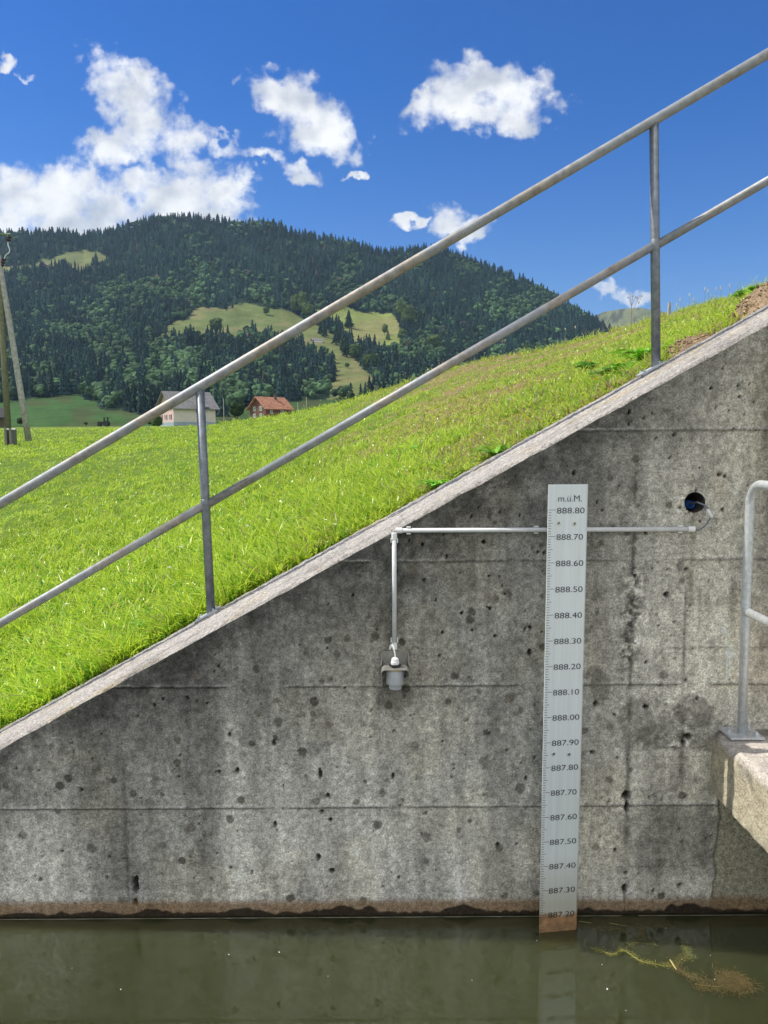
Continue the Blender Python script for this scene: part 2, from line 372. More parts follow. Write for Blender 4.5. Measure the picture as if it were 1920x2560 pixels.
# blowholes: px, py, half width, half height (photo px)
PIT = [(338, 2215, 9, 28), (338, 2256, 7, 10), (1567, 1990, 14, 13), (1567, 2016, 6, 16), (1563, 2223, 8, 12), (1565, 2183, 4, 6), (1700, 2215, 9, 7), (684, 1858, 5, 9), (592, 1928, 6, 8),
       (708, 1966, 3, 6), (796, 2145, 6, 10), (830, 2178, 8, 8), (982, 1941, 4, 10), (688, 2062, 4, 9), (1244, 2112, 4, 6), (573, 1838, 5, 7), (1057, 1362, 4, 6), (1210, 1355, 6, 6), (1117, 1392, 3, 7),
       (1324, 1632, 6, 10), (1326, 1570, 5, 6), (1154, 1533, 4, 4), (1225, 1522, 5, 5), (1238, 1590, 4, 5), (1667, 1486, 7, 6), (1098, 1640, 3, 6), (1490, 1760, 6, 7), (1615, 1768, 8, 6), (1718, 1843, 14, 9),
       (1710, 1858, 7, 10), (1536, 1788, 4, 4), (1480, 1882, 6, 5), (1545, 1895, 4, 5), (1790, 1018, 3, 7), (1778, 970, 4, 4), (1850, 990, 4, 4), (1573, 1030, 4, 6), (1590, 985, 4, 4), (1686, 1087, 4, 5),
       (1798, 1186, 5, 5), (1813, 1190, 4, 6), (1635, 880, 5, 5), (1572, 1060, 3, 5), (1345, 1380, 4, 4), (1060, 1450, 3, 5), (1090, 1500, 3, 6), (960, 1670, 5, 5), (1106, 1582, 4, 5), (1180, 1577, 3, 5),
       (820, 1990, 5, 7), (805, 2030, 6, 6), (1010, 1690, 4, 4), (1700, 1270, 4, 4), (1750, 1170, 3, 4), (1870, 1260, 4, 2), (1715, 1424, 4, 4), (1715, 1700, 5, 4), (1806, 1275, 3, 5), (800, 1935, 5, 14), (826, 2050, 5, 6),
       (450, 1890, 3, 5), (1572, 960, 5, 9), (1100, 1290, 4, 4), (1010, 1240, 3, 3), (1180, 1290, 3, 4), (1300, 1290, 3, 4), (1250, 1280, 3, 5)]
for i in range(420):
    px, py = sp.uniform(20, 1900), sp.uniform(900, 2230)
    s = sp.uniform(1.0, 3.0) if sp.random() < .85 else sp.uniform(2.5, 4)
    PIT.append((px, py, s, s * sp.uniform(.8, 1.9)))
for i, (px, py, hw, hh) in enumerate(PIT):
    cx, cz = wpx(px, py)
    if cz > zc(cx) - .05: continue
    rx, rz = max(hw, 1.8) / 645, max(hh, 1.8) / 645
    i0, i1 = np.searchsorted(xs, [cx - 3 * rx, cx + 3 * rx]); sl = slice(max(i0, 0), i1)
    q = (((X[sl] - cx) / rx) ** 2 + ((Z[sl] - cz) / rz) ** 2) ** .5 + .9 * (fbm(X[sl] * 110, Z[sl] * 110, i, 3) - .5)
    w = 1 - ss(q, .55, 1.15)
    Y[sl] += w * min(.035, 2.2 * min(rx, rz) + .004); C[sl] = lerp3(C[sl], (.022, .020, .017), w * (.92 if hw > 3 else .7))
# runs below the cable hole and the old fixing
for cx, za, zb_, wd, am, cc in ((1.205, 1.32, 1.80, .016, .5, (.10, .09, .055)), (1.185, 1.05, 1.50, .006, .55, (.07, .065, .06)), (1.24, 1.25, 1.5, .007, .4, (.08, .075, .07)), (1.37, 1.2, 1.55, .012, .25, (.09, .09, .085)), (-.37, .3, .9, .05, -.3, None), (.2, .3, 1.0, .04, -.2, None), (1.19, .62, 1.0, .012, .55, (.07, .065, .055)), (-.02, .3, .95, .05, .0, None)):
    w = np.exp(-((X - cx - .008 * (fbm(Z * 6, Z * 0, 60, 3) - .5)) / wd) ** 2) * ss(Z, za, za + .1) * (1 - ss(Z, zb_ - .05, zb_)) * (.3 + .9 * fbm(X * 60, Z * 25, 61, 4, .7))
    if cc: C = lerp3(C, cc, np.clip(w * am * 1.3, 0, 1))
    else: C = C * (1 - w * am)[..., None]
cx, cz = wpx(1724, 1434); w = (np.abs(X - cx) < .012) & (np.abs(Z - cz) < .013); C[w] = (.30, .28, .22); Y[w] -= .003
cx, cz = wpx(1800, 1216); w = .35 * np.exp(-((X - cx) / .03) ** 2 - ((Z - cz) / .05) ** 2); C = lerp3(C, (.36, .27, .17), w)
cx, cz = wpx(988, 1745); q = ((X - cx) / .085) ** 2 + ((Z - cz) / .06) ** 2 + .8 * (fbm(X * 15, Z * 15, 62, 4) - .5); C = C * (1 - .42 * (1 - ss(q, .3, 1.2)))[..., None]
for px, py, r in ((1005, 1605, .016), (1014, 1722, .019), (820, 1600, .018), (785, 1755, .02), (150, 1965, .02), (170, 1945, .018), (455, 2152, .018)):
    cx, cz = wpx(px, py); q = ((X - cx) ** 2 + (Z - cz) ** 2) ** .5 / r + .5 * (fbm(X * 70, Z * 70, 63, 3) - .5); C = lerp3(C, (.055, .05, .042), .85 * (1 - ss(q, .8, 1.1)))
# the smoother yellow pour under the ledge
e = X - 1.335 - .012 * (fbm(Z * 16, Z * 0, 65, 4) - .5) * 2 - .018 * ss(Z, .35, .55) * (1 - ss(Z, .5, .62)); w = ss(e, -.002, .002) * (1 - ss(Z, .66, .68))
bc = np.stack([.33 + .07 * (fbm(X * 30, Z * 4, 66, 4) - .5)] * 3, -1) * np.array([1.06, .98, .72])
C = C * (1 - w[..., None]) + bc * w[..., None]; Y = Y * (1 - w) + w * .002
C = C * (1 - .6 * np.exp(-(e / .004) ** 2) * (1 - ss(Z, .66, .68)))[..., None]
for zl in (.50, .60): C = C * (1 - .3 * w * np.exp(-((Z - zl) / .003) ** 2))[..., None]
# tide band and wet foot
zb1 = .200 + .012 * (fbm(X * 3, X * 0, 70, 3) - .5) + .006 * (fbm(X * 40, Z * 40, 71, 3) - .5)
w = 1 - ss(Z, zb1 - .030, zb1 + .006)
bn = (.75 + .5 * fbm(X * 18, Z * 26, 72, 5, .65))[..., None]
C = C * (1 - .88 * w[..., None]) + .88 * w[..., None] * np.array([.235, .150, .078]) * bn
scal = .134 + .04 * np.clip(fbm(X * 8, X * 0 + 4, 73, 4) - .45, 0, 1) * 2 + .007 * np.abs(np.sin(X * 34 + 9 * vn(X * 5, X * 0, 74))) + .012 * (fbm(X * 22, X * 0, 75, 3) - .5)
w = 1 - ss(Z, scal - .004, scal + .003); C = lerp3(C, (.020, .015, .010), .93 * w)
C = np.clip(C, .008, .75)
V = np.stack([X, Y, Z], -1)
# cable duct hole
hx, hz, hr = 1.2087, 1.8131, .0400
rr = np.hypot(X - hx, Z - hz)
idx = np.arange(NX * NZ).reshape(NX, NZ)
quads = np.stack([idx[:-1, :-1], idx[1:, :-1], idx[1:, 1:], idx[:-1, 1:]], -1).reshape(-1, 4)
ins = (rr < hr)
near = (rr >= hr) & (rr < hr + .0085)
sc = np.where(near, hr / np.maximum(rr, 1e-6), 1)
V[..., 0] = np.where(near, hx + (X - hx) * sc, V[..., 0]); V[..., 2] = np.where(near, hz + (Z - hz) * sc, V[..., 2]); 
keep = ~ins.reshape(-1)[quads].any(1)
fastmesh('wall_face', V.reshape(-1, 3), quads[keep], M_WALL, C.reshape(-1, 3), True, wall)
bm = bmesh.new(); n = 40; ra, rb = [], []
for k in range(n):
    a = 2 * math.pi * k / n
    ra.append(bm.verts.new((hx + .0402 * math.cos(a), -.001, hz + .0402 * math.sin(a)))); rb.append(bm.verts.new((hx + .0402 * math.cos(a), .42, hz + .0402 * math.sin(a))))
for k in range(n): bm.faces.new((ra[k], rb[k], rb[(k + 1) % n], ra[(k + 1) % n]))
bm.faces.new(rb); bmo('cable_duct_lining', bm, M_DARK, wall, True)
# coping top
ny = 130; ys = np.linspace(0, 1, ny); X2, T2 = np.meshgrid(xs, ys, indexing='ij')
Yc = T2 * CW; e2 = .010 * (fbm(X2 * 11, X2 * 0, 3, 4) - .5)
fr = 1 - ss(Yc, 0, .035)
Zt = zc(X2) - .0075 * ss(Yc, .03, 0) ** 1.0 + .012 * (fbm(X2 * 13, Yc * 13, 80, 4) - .5) * .6 + .010 * (fbm(X2 * 50, Yc * 50, 81, 3, .7) - .5)
chip = ss(fbm(X2 * 20, Yc * 24 + 9, 82, 4, .7), .50, .66) * np.exp(-Yc / .07); Zt -= .016 * chip
Zt = Zt * (1 - fr) + fr * (Zt - .0); Zt[:, 0] = ZT[:, -1]
Yc[:, 0] = V[:, -1, 1]
Lc = .44 * (.62 + .76 * fbm(X2 * 34, Yc * 34, 83, 5, .75)) * (1 - .22 * ss(fbm(X2 * 5, Yc * 9, 84, 4), .5, .7))
Lc *= 1 - .35 * chip - .45 * np.exp(-Yc / .016) * fbm(X2 * 20, Yc * 20, 86, 3)
Lc *= 1 - .25 * ss(Yc, .55, .66)  # shadow along the back edge put into the coping colour
Cc = np.stack([Lc * 1.02, Lc * .95, Lc * .86], -1)
yel = .5 * ss(fbm(X2 * 6, Yc * 12, 85, 4), .66, .74); Cc = Cc * (1 + yel[..., None] * np.array([.05, -.08, -.45]))
idx2 = np.arange(NX * ny).reshape(NX, ny)
q2 = np.stack([idx2[:-1, :-1], idx2[1:, :-1], idx2[1:, 1:], idx2[:-1, 1:]], -1).reshape(-1, 4)
fastmesh('coping', np.stack([X2, Yc, Zt], -1).reshape(-1, 3), q2, M_COP, np.clip(Cc, .02, .8).reshape(-1, 3), True, wall)
# wall beyond the detailed stretch, back face and core
bm = bmesh.new()
def prism(x0, x1, y0, y1, dz=0.0):
    a = [bm.verts.new((x, y, z)) for x in (x0, x1) for y, z in ((y0, -1.2), (y1, -1.2), (y1, zc(x) + dz), (y0, zc(x) + dz))]
    for q in ((0, 1, 2, 3), (7, 6, 5, 4), (0, 4, 5, 1), (1, 5, 6, 2), (2, 6, 7, 3), (3, 7, 4, 0)): bm.faces.new([a[i] for i in q])
prism(-2.16 - 2.4, -2.15, 0.0, CW, -.002); prism(2.15, 5.2, 0.0, CW, -.002)
core = bmo('wall_body', bm, None, wall); core.data.materials.append(simple('plain concrete', (.22, .215, .20), .9, 0, .3, 3, .5, 120))
bm = bmesh.new()
a = [bm.verts.new(p) for p in ((-2.15, CW - .004, -1.2), (2.15, CW - .004, -1.2), (2.15, CW - .004, zc(2.15) - .02), (-2.15, CW - .004, zc(-2.15) - .02))]; bm.faces.new(a)
bmo('wall_back', bm, core.data.materials[0], wall)

# ---------------------------------------------------------------- water
bm = bmesh.new(); a = [bm.verts.new(p) for p in ((-9, .05, WZ), (9, .05, WZ), (9, -9, WZ), (-9, -9, WZ))]; bm.faces.new(a[::-1])
m, t, b = mat('murky water'); g = N(t, 'ShaderNodeNewGeometry').outputs['Position']
t.links.new(ramp(t, noise(t, g, 1.3, 3), [(.3, (.038, .045, .017)), (.7, (.048, .054, .020))]), b.inputs['Base Color'])
b.inputs['Subsurface Weight'].default_value = 1.0; b.inputs['Subsurface Radius'].default_value = (1, 1, .7); b.inputs['Subsurface Scale'].default_value = .7
b.inputs['Roughness'].default_value = .0; b.inputs['IOR'].default_value = 1.55; b.inputs['Specular IOR Level'].default_value = 1.0
bp = N(t, 'ShaderNodeBump'); bp.inputs['Strength'].default_value = .06; bp.inputs['Distance'].default_value = .004
mp = N(t, 'ShaderNodeMapping'); mp.inputs['Scale'].default_value = (3, 7, 1); t.links.new(g, mp.inputs[0])
t.links.new(noise(t, mp.outputs[0], 1.6, 3), bp.inputs['Height']); t.links.new(bp.outputs[0], b.inputs['Normal'])
o = bmo('water', bm, m); setp(o, 'murky olive green water standing against the wall', None, None, 'structure')
bm = bmesh.new(); a = [bm.verts.new(p) for p in ((-9, .3, -1.1), (9, .3, -1.1), (9, -9, -1.1), (-9, -9, -1.1))]; bm.faces.new(a)
setp(bmo('channel_bed', bm, simple('silt', (.05, .045, .03))), None, None, None, 'structure')

# ---------------------------------------------------------------- the ledge
ledge = empty('concrete_ledge', (1.295, 0, .655), 0, 'sunlit lichen yellow concrete ledge projecting from the wall at the right edge', 'ledge')
pr = [(1.80, .655), (1.31, .655)] + [(1.295, .655 + .006 + .19 * k / 28) for k in range(32)]
pr += [(1.295 + .028 * (1 - math.cos(a)), .873 + .028 * math.sin(a)) for a in [math.pi / 2 * k / 12 for k in range(1, 13)]] + [(1.325 + .012 * k, .901) for k in range(1, 40)] + [(2.9, .901)]
pr = np.array(pr); yl = np.concatenate([np.linspace(.01, -1.0, 190), np.linspace(-1.05, -5, 20)])
PX, YL = np.meshgrid(pr[:, 0], yl, indexing='ij'); PZ = np.repeat(pr[:, 1][:, None], len(yl), 1)
an = fbm(YL * 14, PX * 14 + PZ * 14, 90, 5, .6) - .5; an2 = fbm(YL * 4, PX * 4 + PZ * 4, 91, 3) - .5
sidew = ss(PX, 1.40, 1.30); PX2 = PX - (.016 * an + .012 * an2) * sidew; PZ2 = PZ + (.014 * an + .012 * an2) * ss(PZ, .70, .88)
# broken corner next to the wall
ck = np.exp(-((YL + .0) / .03) ** 2) * sidew; PX2 += .012 * ck
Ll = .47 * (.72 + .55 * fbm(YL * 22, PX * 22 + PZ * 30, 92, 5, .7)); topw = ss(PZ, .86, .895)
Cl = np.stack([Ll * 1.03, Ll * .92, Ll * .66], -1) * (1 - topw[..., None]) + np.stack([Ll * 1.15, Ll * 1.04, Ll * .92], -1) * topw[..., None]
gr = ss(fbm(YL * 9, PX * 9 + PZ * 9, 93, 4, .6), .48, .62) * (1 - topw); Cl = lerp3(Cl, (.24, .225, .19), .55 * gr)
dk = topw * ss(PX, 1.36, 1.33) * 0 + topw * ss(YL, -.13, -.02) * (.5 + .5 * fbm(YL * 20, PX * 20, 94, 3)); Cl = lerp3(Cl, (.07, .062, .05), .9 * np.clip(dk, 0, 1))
ii = np.arange(PX.size).reshape(PX.shape); ql = np.stack([ii[:-1, :-1], ii[1:, :-1], ii[1:, 1:], ii[:-1, 1:]], -1).reshape(-1, 4)
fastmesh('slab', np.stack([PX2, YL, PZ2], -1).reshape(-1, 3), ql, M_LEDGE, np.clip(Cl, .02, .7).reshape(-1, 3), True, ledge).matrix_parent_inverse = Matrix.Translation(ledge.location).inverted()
def keepworld(o, root):
    o.parent = root; o.matrix_parent_inverse = (Matrix.Translation(root.location) @ Matrix.Rotation(root.rotation_euler[2], 4, 'Z')).inverted(); return o

# ---------------------------------------------------------------- railing on the wall
YR = .60
rail = empty('sloping_railing', (-.83, YR, zc(-.83)), 0, 'weathered grey tubular steel railing climbing along the sloping wall top', 'railing')
def rz(x, base): return base + .5640 * (x + .83)
TOPB, MIDB = 2.318, 1.765
bm = bmesh.new(); tube(bm, [(x, YR + .004 * math.sin(x * 3), rz(x, TOPB)) for x in np.linspace(-4.2, 5.0, 60)], .0225, 18)
keepworld(bmo('top_rail', bm, M_RAIL, None, True), rail)
PXS = [-2.90, -.833, 1.234, 3.30]
for a_, b_ in zip([-4.2] + PXS, PXS + [5.0]):
    bm = bmesh.new(); tube(bm, [(a_ + .004, YR, rz(a_, MIDB)), (b_ - .004, YR, rz(b_, MIDB))], .0195, 16)
    keepworld(bmo('mid_rail', bm, M_RAIL, None, True), rail)
SR = Matrix.Rotation(-math.atan(SL), 4, 'Y')
for i, x in enumerate(PXS):
    lean = (.006, -.022, -.04, 0)[i] * .5
    bm = bmesh.new(); zb_ = zc(x); tube(bm, [(x - lean, YR, zb_ + .005), (x, YR, rz(x, MIDB)), (x + lean, YR, rz(x, TOPB) - .012)], .0205, 16)
    # weld collars
    tube(bm, [(x, YR, rz(x, MIDB) - .027), (x, YR, rz(x, MIDB) - .0235), (x, YR, rz(x, MIDB) + .0235), (x, YR, rz(x, MIDB) + .027)], [.0206, .0222, .0222, .0206], 16)
    p = keepworld(bmo('post', bm, M_GALV, None, True), rail)
    bm = bmesh.new(); box(bm, (-.062, -.052, .002), (.062, .045, .011)); bmesh.ops.transform(bm, matrix=Matrix.Translation((x, YR, zb_)) @ SR, verts=bm.verts)
    bp_ = bmo('base_plate', bm, M_PLATE, p, False, .0015)
    for dx in (-.040, .040):
        for dy in (-.026, .026):
            bm = bmesh.new(); bmesh.ops.create_cone(bm, cap_ends=True, segments=6, radius1=.0075, radius2=.0075, depth=.006, matrix=Matrix.Translation((dx, dy, .013)))
            bmesh.ops.create_cone(bm, cap_ends=True, segments=10, radius1=.004, radius2=.0035, depth=.008, matrix=Matrix.Translation((dx, dy, .018)))
            bmesh.ops.transform(bm, matrix=Matrix.Translation((x, YR, zb_)) @ SR, verts=bm.verts)
            bmo('bolt', bm, M_PLATE, p)

# ---------------------------------------------------------------- handrail on the ledge
hb = atz(1852, 1836, .905); hx2, hy2 = hb[0], hb[1]
print('handrail base', hb)
hr_ = empty('ledge_handrail', (hx2, hy2, .905), 0, 'pale bent tube handrail with one middle bar standing on the concrete ledge', 'handrail')
ztop = at(1890, 1216, hy2 - .05)[2]
zt_ = CAM[2] - (1219 - 1095) / F * (hy2 - .12 - CAM[1]) * 1.0
pts = [(hx2 + .004, hy2, .912), (hx2, hy2, 1.4), (hx2, hy2, zt_ - .085)]
for k in range(1, 9):
    a = math.pi / 2 * k / 8; pts.append((hx2, hy2 - .085 * (1 - math.cos(a)), zt_ - .085 + .085 * math.sin(a)))
pts.append((hx2, hy2 - 1.6, zt_)); pts.append((hx2, hy2 - 3.4, zt_))
bm = bmesh.new(); tube(bm, pts, .0172, 20); keepworld(bmo('bent_tube', bm, M_GALV2, None, True), hr_)
zm = CAM[2] + (at(1858, 1528, hy2)[2] - CAM[2])
bm = bmesh.new(); tube(bm, [(hx2, hy2 - .012, zm), (hx2, hy2 - 3.4, zm)], .0165, 18); tube(bm, [(hx2, hy2 - .010, zm), (hx2, hy2 - .022, zm)], [.020, .0172], 18)
keepworld(bmo('middle_bar', bm, M_GALV2, None, True), hr_)
pl = keepworld(bmo('base_plate', (lambda b_: (box(b_, (hx2 - .062, hy2 - .055, .903), (hx2 + .068, hy2 + .060, .913)), b_)[1])(bmesh.new()), M_PLATE, None, False, .0015), hr_)
for dx, dy in ((-.042, .01), (.045, .035), (.045, -.035)):
    bm = bmesh.new(); lathe(bm, [(.011, .913), (.011, .916), (.0085, .9162), (.0085, .924), (.0045, .9245), (.004, .93)], (hx2 + dx, hy2 + dy), 12); keepworld(bmo('bolt', bm, M_PLATE, None), hr_)

# ---------------------------------------------------------------- the gauge
GY = -.12
gt = math.atan(.0118 / 1.77)
gauge = empty('water_level_gauge', (.6135, GY, 1.8935), 0, 'tall pale metal level gauge board with black elevation numbers standing in water before the wall', 'gauge board')
gauge.rotation_euler = (0, gt, R(7.5))
GW = .1575; GH = 2.25
m, t, b = mat('gauge board enamel'); tcn = N(t, 'ShaderNodeTexCoord').outputs['Object']; sp3 = N(t, 'ShaderNodeSeparateXYZ'); t.links.new(tcn, sp3.inputs[0])
mp = N(t, 'ShaderNodeMapping'); mp.inputs['Scale'].default_value = (60, 60, 1.6); t.links.new(tcn, mp.inputs[0])
st = noise(t, mp.outputs[0], 1.2, 5, .6); cl = noise(t, tcn, 5, 4)
c = ramp(t, st, [(.3, (.64, .69, .71)), (.7, (.76, .81, .825))])
c = mixc(t, mth(t, 'MULTIPLY', cl, .3), c, (.76, .79, .80))
low = N(t, 'ShaderNodeMapRange'); low.inputs['From Min'].default_value = -1.45; low.inputs['From Max'].default_value = -1.66; t.links.new(sp3.outputs[2], low.inputs[0])
c = mixc(t, mth(t, 'MULTIPLY', low.outputs[0], .65), c, (.36, .33, .22))
n4 = mth(t, 'MULTIPLY_ADD', noise(t, tcn, 14, 4), .06, 0)
lo2 = N(t, 'ShaderNodeMapRange'); lo2.inputs['From Min'].default_value = -1.655; lo2.inputs['From Max'].default_value = -1.675; t.links.new(mth(t, 'ADD', sp3.outputs[2], n4), lo2.inputs[0])
c = mixc(t, mth(t, 'MULTIPLY', lo2.outputs[0], .88), c, ramp(t, noise(t, tcn, 30, 4), [(.35, (.17, .08, .025)), (.65, (.44, .22, .08))]))
t.links.new(c, b.inputs['Base Color']); b.inputs['Roughness'].default_value = .45; b.inputs['Metallic'].default_value = .1
M_BOARD = m
bm = bmesh.new()
sec = [(0, 0), (GW - .0085, 0), (GW - .006, .0015), (GW, .009), (GW, .011), (GW - .004, .011), (GW - .009, .004), (0, .004)]
r0 = [bm.verts.new((x, y, 0)) for x, y in sec]; r1 = [bm.verts.new((x, y, -GH)) for x, y in sec]
for k in range(len(sec)): bm.faces.new((r0[k], r0[(k + 1) % len(sec)], r1[(k + 1) % len(sec)], r1[k]))
bm.faces.new(r0); bm.faces.new(r1[::-1]); bmo('board', bm, M_BOARD, gauge)
def gz(level): return (level - 888.80) - .0952     # local z of a level
bm = bmesh.new()
for k in range(0, 205):
    lv = 888.80 - .01 * k; ln = .030 if k % 10 == 0 else (.0205 if k % 5 == 0 else .0130)
    box(bm, (.002, -.0008, gz(lv) - .0007), (ln, .002, gz(lv) + .0007))
bmo('scale_marks', bm, M_TICK, gauge)
def lettering(s, x, z, w, h, name='elevation_number'):
    cu_ = bpy.data.curves.new('lettering', 'FONT'); cu_.body = s; cu_.size = 1; cu_.extrude = .0; cu_.offset = -.006
    tmp = bpy.data.objects.new('lettering', cu_); COL.objects.link(tmp)
    bpy.context.view_layer.update()
    me = bpy.data.meshes.new_from_object(tmp.evaluated_get(bpy.context.evaluated_depsgraph_get()))
    bpy.data.objects.remove(tmp)
    co = np.empty(len(me.vertices) * 3, np.float32); me.vertices.foreach_get('co', co); co = co.reshape(-1, 3)
    mn, mx = co.min(0), co.max(0); s_ = (w / (mx[0] - mn[0]), h / (mx[1] - mn[1]))
    out = np.stack([x + (co[:, 0] - mn[0]) * s_[0], np.full(len(co), -.0012), z + (co[:, 1] - mn[1]) * s_[1]], 1)
    me.vertices.foreach_set('co', out.ravel().astype(np.float32)); me.update()
    me.materials.clear(); me.materials.append(M_INK); me.name = name
    o = bpy.data.objects.new(name, me); COL.objects.link(o); o.parent = gauge; return o
lettering('m.ü.M.', .0385, gz(888.80) + .031, .092, .0235, 'unit_lettering')
for k in range(0, 19):
    lv = 888.80 - .1 * k; s = '%.2f' % lv
    lettering(s, .0345, gz(lv) - .0135, .1075 * (.965 if s[4] in '71' else 1), .0215)
for lv, dx in ((888.7505, .042), (888.7475, .104), (887.855, .042), (887.850, .104)):
    bm = bmesh.new(); lathe(bm, [(.0072, 0), (.0078, .0015), (.0065, .0028), (.003, .0028), (.0028, .0008)], (0, 0), 18)
    bmesh.ops.transform(bm, matrix=Matrix.Translation((dx, .0002, gz(lv))) @ Matrix.Rotation(R(90), 4, 'X'), verts=bm.verts)
    sc_ = bmo('screw', bm, M_SCREW, gauge)
    bm = bmesh.new(); lathe(bm, [(.0033, .0029), (.0033, .0032)], (0, 0), 12); bmesh.ops.transform(bm, matrix=Matrix.Translation((dx, .0002, gz(lv))) @ Matrix.Rotation(R(90), 4, 'X'), verts=bm.verts); bmo('socket', bm, M_BLACK, sc_)
for lv in (888.749, 887.85, 887.0):
    bm = bmesh.new(); box(bm, (.03, .006, gz(lv) - .02), (.12, .118, gz(lv) + .02)); bmo('wall_bracket', bm, M_BRKT, gauge)

# ---------------------------------------------------------------- conduits, cable, sensor
def conduit(nm, label, a, b_, clips):
    root = empty(nm, a, 0, label, 'conduit', 'cable conduits on the wall')
    a = Vector(a); b_ = Vector(b_); d = (b_ - a).normalized()
    bm = bmesh.new(); tube(bm, [a, b_], .0090, 14); keepworld(bmo('pipe', bm, M_PVC, None, True), root)
    for p, s in ((a, 1), (b_, -1)):
        bm = bmesh.new(); tube(bm, [p - d * s * .004, p + d * s * .022], .0112, 16); keepworld(bmo('end_cap', bm, M_WHITE, None, False, .001), root)
    side = d.cross(Vector((0, 1, 0)))
    for c_ in clips:
        p = a + (b_ - a) * c_; rot = d.to_track_quat('X', 'Z').to_matrix().to_4x4(); bm = bmesh.new()
        # one spring clip: back strip with two lugs
        prof = [(-.0145, -.0045), (-.0105, -.0045), (-.0105, .0085), (.0105, .0085), (.0105, -.0045), (.0145, -.0045), (.0145, .0125), (-.0145, .0125)]
        ra = [bm.verts.new(p + d * -.008 + side * x + Vector((0, y, 0))) for x, y in prof]; rb = [bm.verts.new(p + d * .008 + side * x + Vector((0, y, 0))) for x, y in prof]
        for k in range(8): bm.faces.new((ra[k], rb[k], rb[(k + 1) % 8], ra[(k + 1) % 8]))
        bm.faces.new(ra); bm.faces.new(rb[::-1])
        keepworld(bmo('clip', bm, M_WHITE, None), root)
conduit('cable_conduit', 'long horizontal light grey conduit running behind the gauge board', (.049, -.014, 1.712), (1.202, -.014, 1.7105), (.04, .47, .955))
conduit('cable_conduit', 'short upright light grey conduit above the wall sensor', (.0393, -.014, 1.699), (.0378, -.014, 1.246), (.06, .93))
def curve_pts(ctrl, n=40):
    c = [Vector(p) for p in ctrl]; c = [c[0] * 2 - c[1]] + c + [c[-1] * 2 - c[-2]]; out = []
    for i in range(1, len(c) - 2):
        for k in range(n // (len(c) - 3)):
            t_ = k / (n // (len(c) - 3)); p0, p1, p2, p3 = c[i - 1], c[i], c[i + 1], c[i + 2]
            out.append(.5 * ((2 * p1) + (-p0 + p2) * t_ + (2 * p0 - 5 * p1 + 4 * p2 - p3) * t_ ** 2 + (-p0 + 3 * p1 - 3 * p2 + p3) * t_ ** 3))
    return out + [c[-2]]
cab = empty('signal_cable', (1.203, -.014, 1.709), 0, 'thin grey cable curving from the conduit end into the round wall hole', 'cable')
W_ = lambda px, py, y: tuple(at(px, py, y))
cpts = [(1.195, -.014, 1.7095)] + [W_(1735, 1327, -.016), W_(1752, 1322, -.022), W_(1768, 1308, -.03), W_(1777, 1290, -.034), W_(1776, 1280, -.034), W_(1764, 1265, -.03), W_(1746, 1257, -.012), W_(1738, 1256, .02), (1.2, .10, 1.80), (1.19, .3, 1.80)]
bm = bmesh.new(); tube(bm, curve_pts(cpts, 60), .0034, 10); keepworld(bmo('sheath', bm, M_CABLE, None, True), cab)
bm = bmesh.new(); tube(bm, [W_(1769, 1273, -.034), W_(1772, 1279, -.035), W_(1779, 1292, -.035), W_(1780, 1294, -.035)], [.0055, .0062, .0062, .004], 10); keepworld(bmo('tape_joint', bm, M_WHITE, None, True), cab)
bpipe = empty('blue_pipe', (1.19, .05, 1.80), 0, 'blue plastic pipe end inside the round hole in the wall', 'pipe')
bm = bmesh.new(); c0 = Vector(W_(1728, 1262, .06)); c1 = c0 + Vector((-.05, .3, .0)); ax = (c1 - c0).normalized(); n = 24
u_ = ax.orthogonal().normalized(); v_ = ax.cross(u_); rings = []
for p, r_ in ((c1, .0165), (c0, .0165), (c0, .0120), (c1, .0120)):
    rings.append([bm.verts.new(p + (u_ * math.cos(2 * math.pi * k / n) + v_ * math.sin(2 * math.pi * k / n)) * r_) for k in range(n)])
for a_, b_ in zip(rings, rings[1:]):
    for k in range(n): bm.faces.new((a_[k], a_[(k + 1) % n], b_[(k + 1) % n], b_[k]))
keepworld(bmo('pipe_end', bm, M_BLUE, None, True), bpipe)

sx0, sy0 = .0395, -.062
zs = at(988, 1668, -.07)[2]            # shelf height
sen = empty('level_sensor', (sx0, 0, zs), 0, 'small grey cylindrical level sensor in a steel wall bracket beneath the conduit', 'sensor')
bw = .0535
bm = bmesh.new()
box(bm, (sx0 - bw, -.004, zs - .012), (sx0 + bw, -.001, zs + .045))
keepworld(bmo('back_plate', bm, M_BRKT, None), sen)
bm = bmesh.new()
# hood: rounded U of sheet steel, legs behind
arc = [(-bw, -.055)] + [(-bw + .014 - .014 * math.cos(a), -.014 + .014 * math.sin(a)) for a in [math.pi / 2 * k / 5 for k in range(6)]]
arc = arc + [(-x, z) for x, z in arc[::-1]]
for (xa, za), (xb, zb_) in zip(arc, arc[1:]):
    for th_ in (0,):
        v = [bm.verts.new((sx0 + x, y, zs + z)) for x, z in ((xa, za), (xb, zb_)) for y in (-.108, -.004)]
        bm.faces.new((v[0], v[2], v[3], v[1]))
bmesh.ops.remove_doubles(bm, verts=bm.verts, dist=1e-5)
hd = keepworld(bmo('shelf_bracket', bm, M_BRKT, None), sen); sm = hd.modifiers.new('t', 'SOLIDIFY'); sm.thickness = .0022
for s in (-1, 1):
    bm = bmesh.new(); v = [bm.verts.new((sx0 + s * (bw - .0005), y, z)) for y, z in ((-.003, zs + .045), (-.02, zs + .04), (-.050, zs + .002), (-.003, zs - .06))]; bm.faces.new(v)
    gs = keepworld(bmo('gusset', bm, M_BRKT, None), sen); q = gs.modifiers.new('t', 'SOLIDIFY'); q.thickness = .002
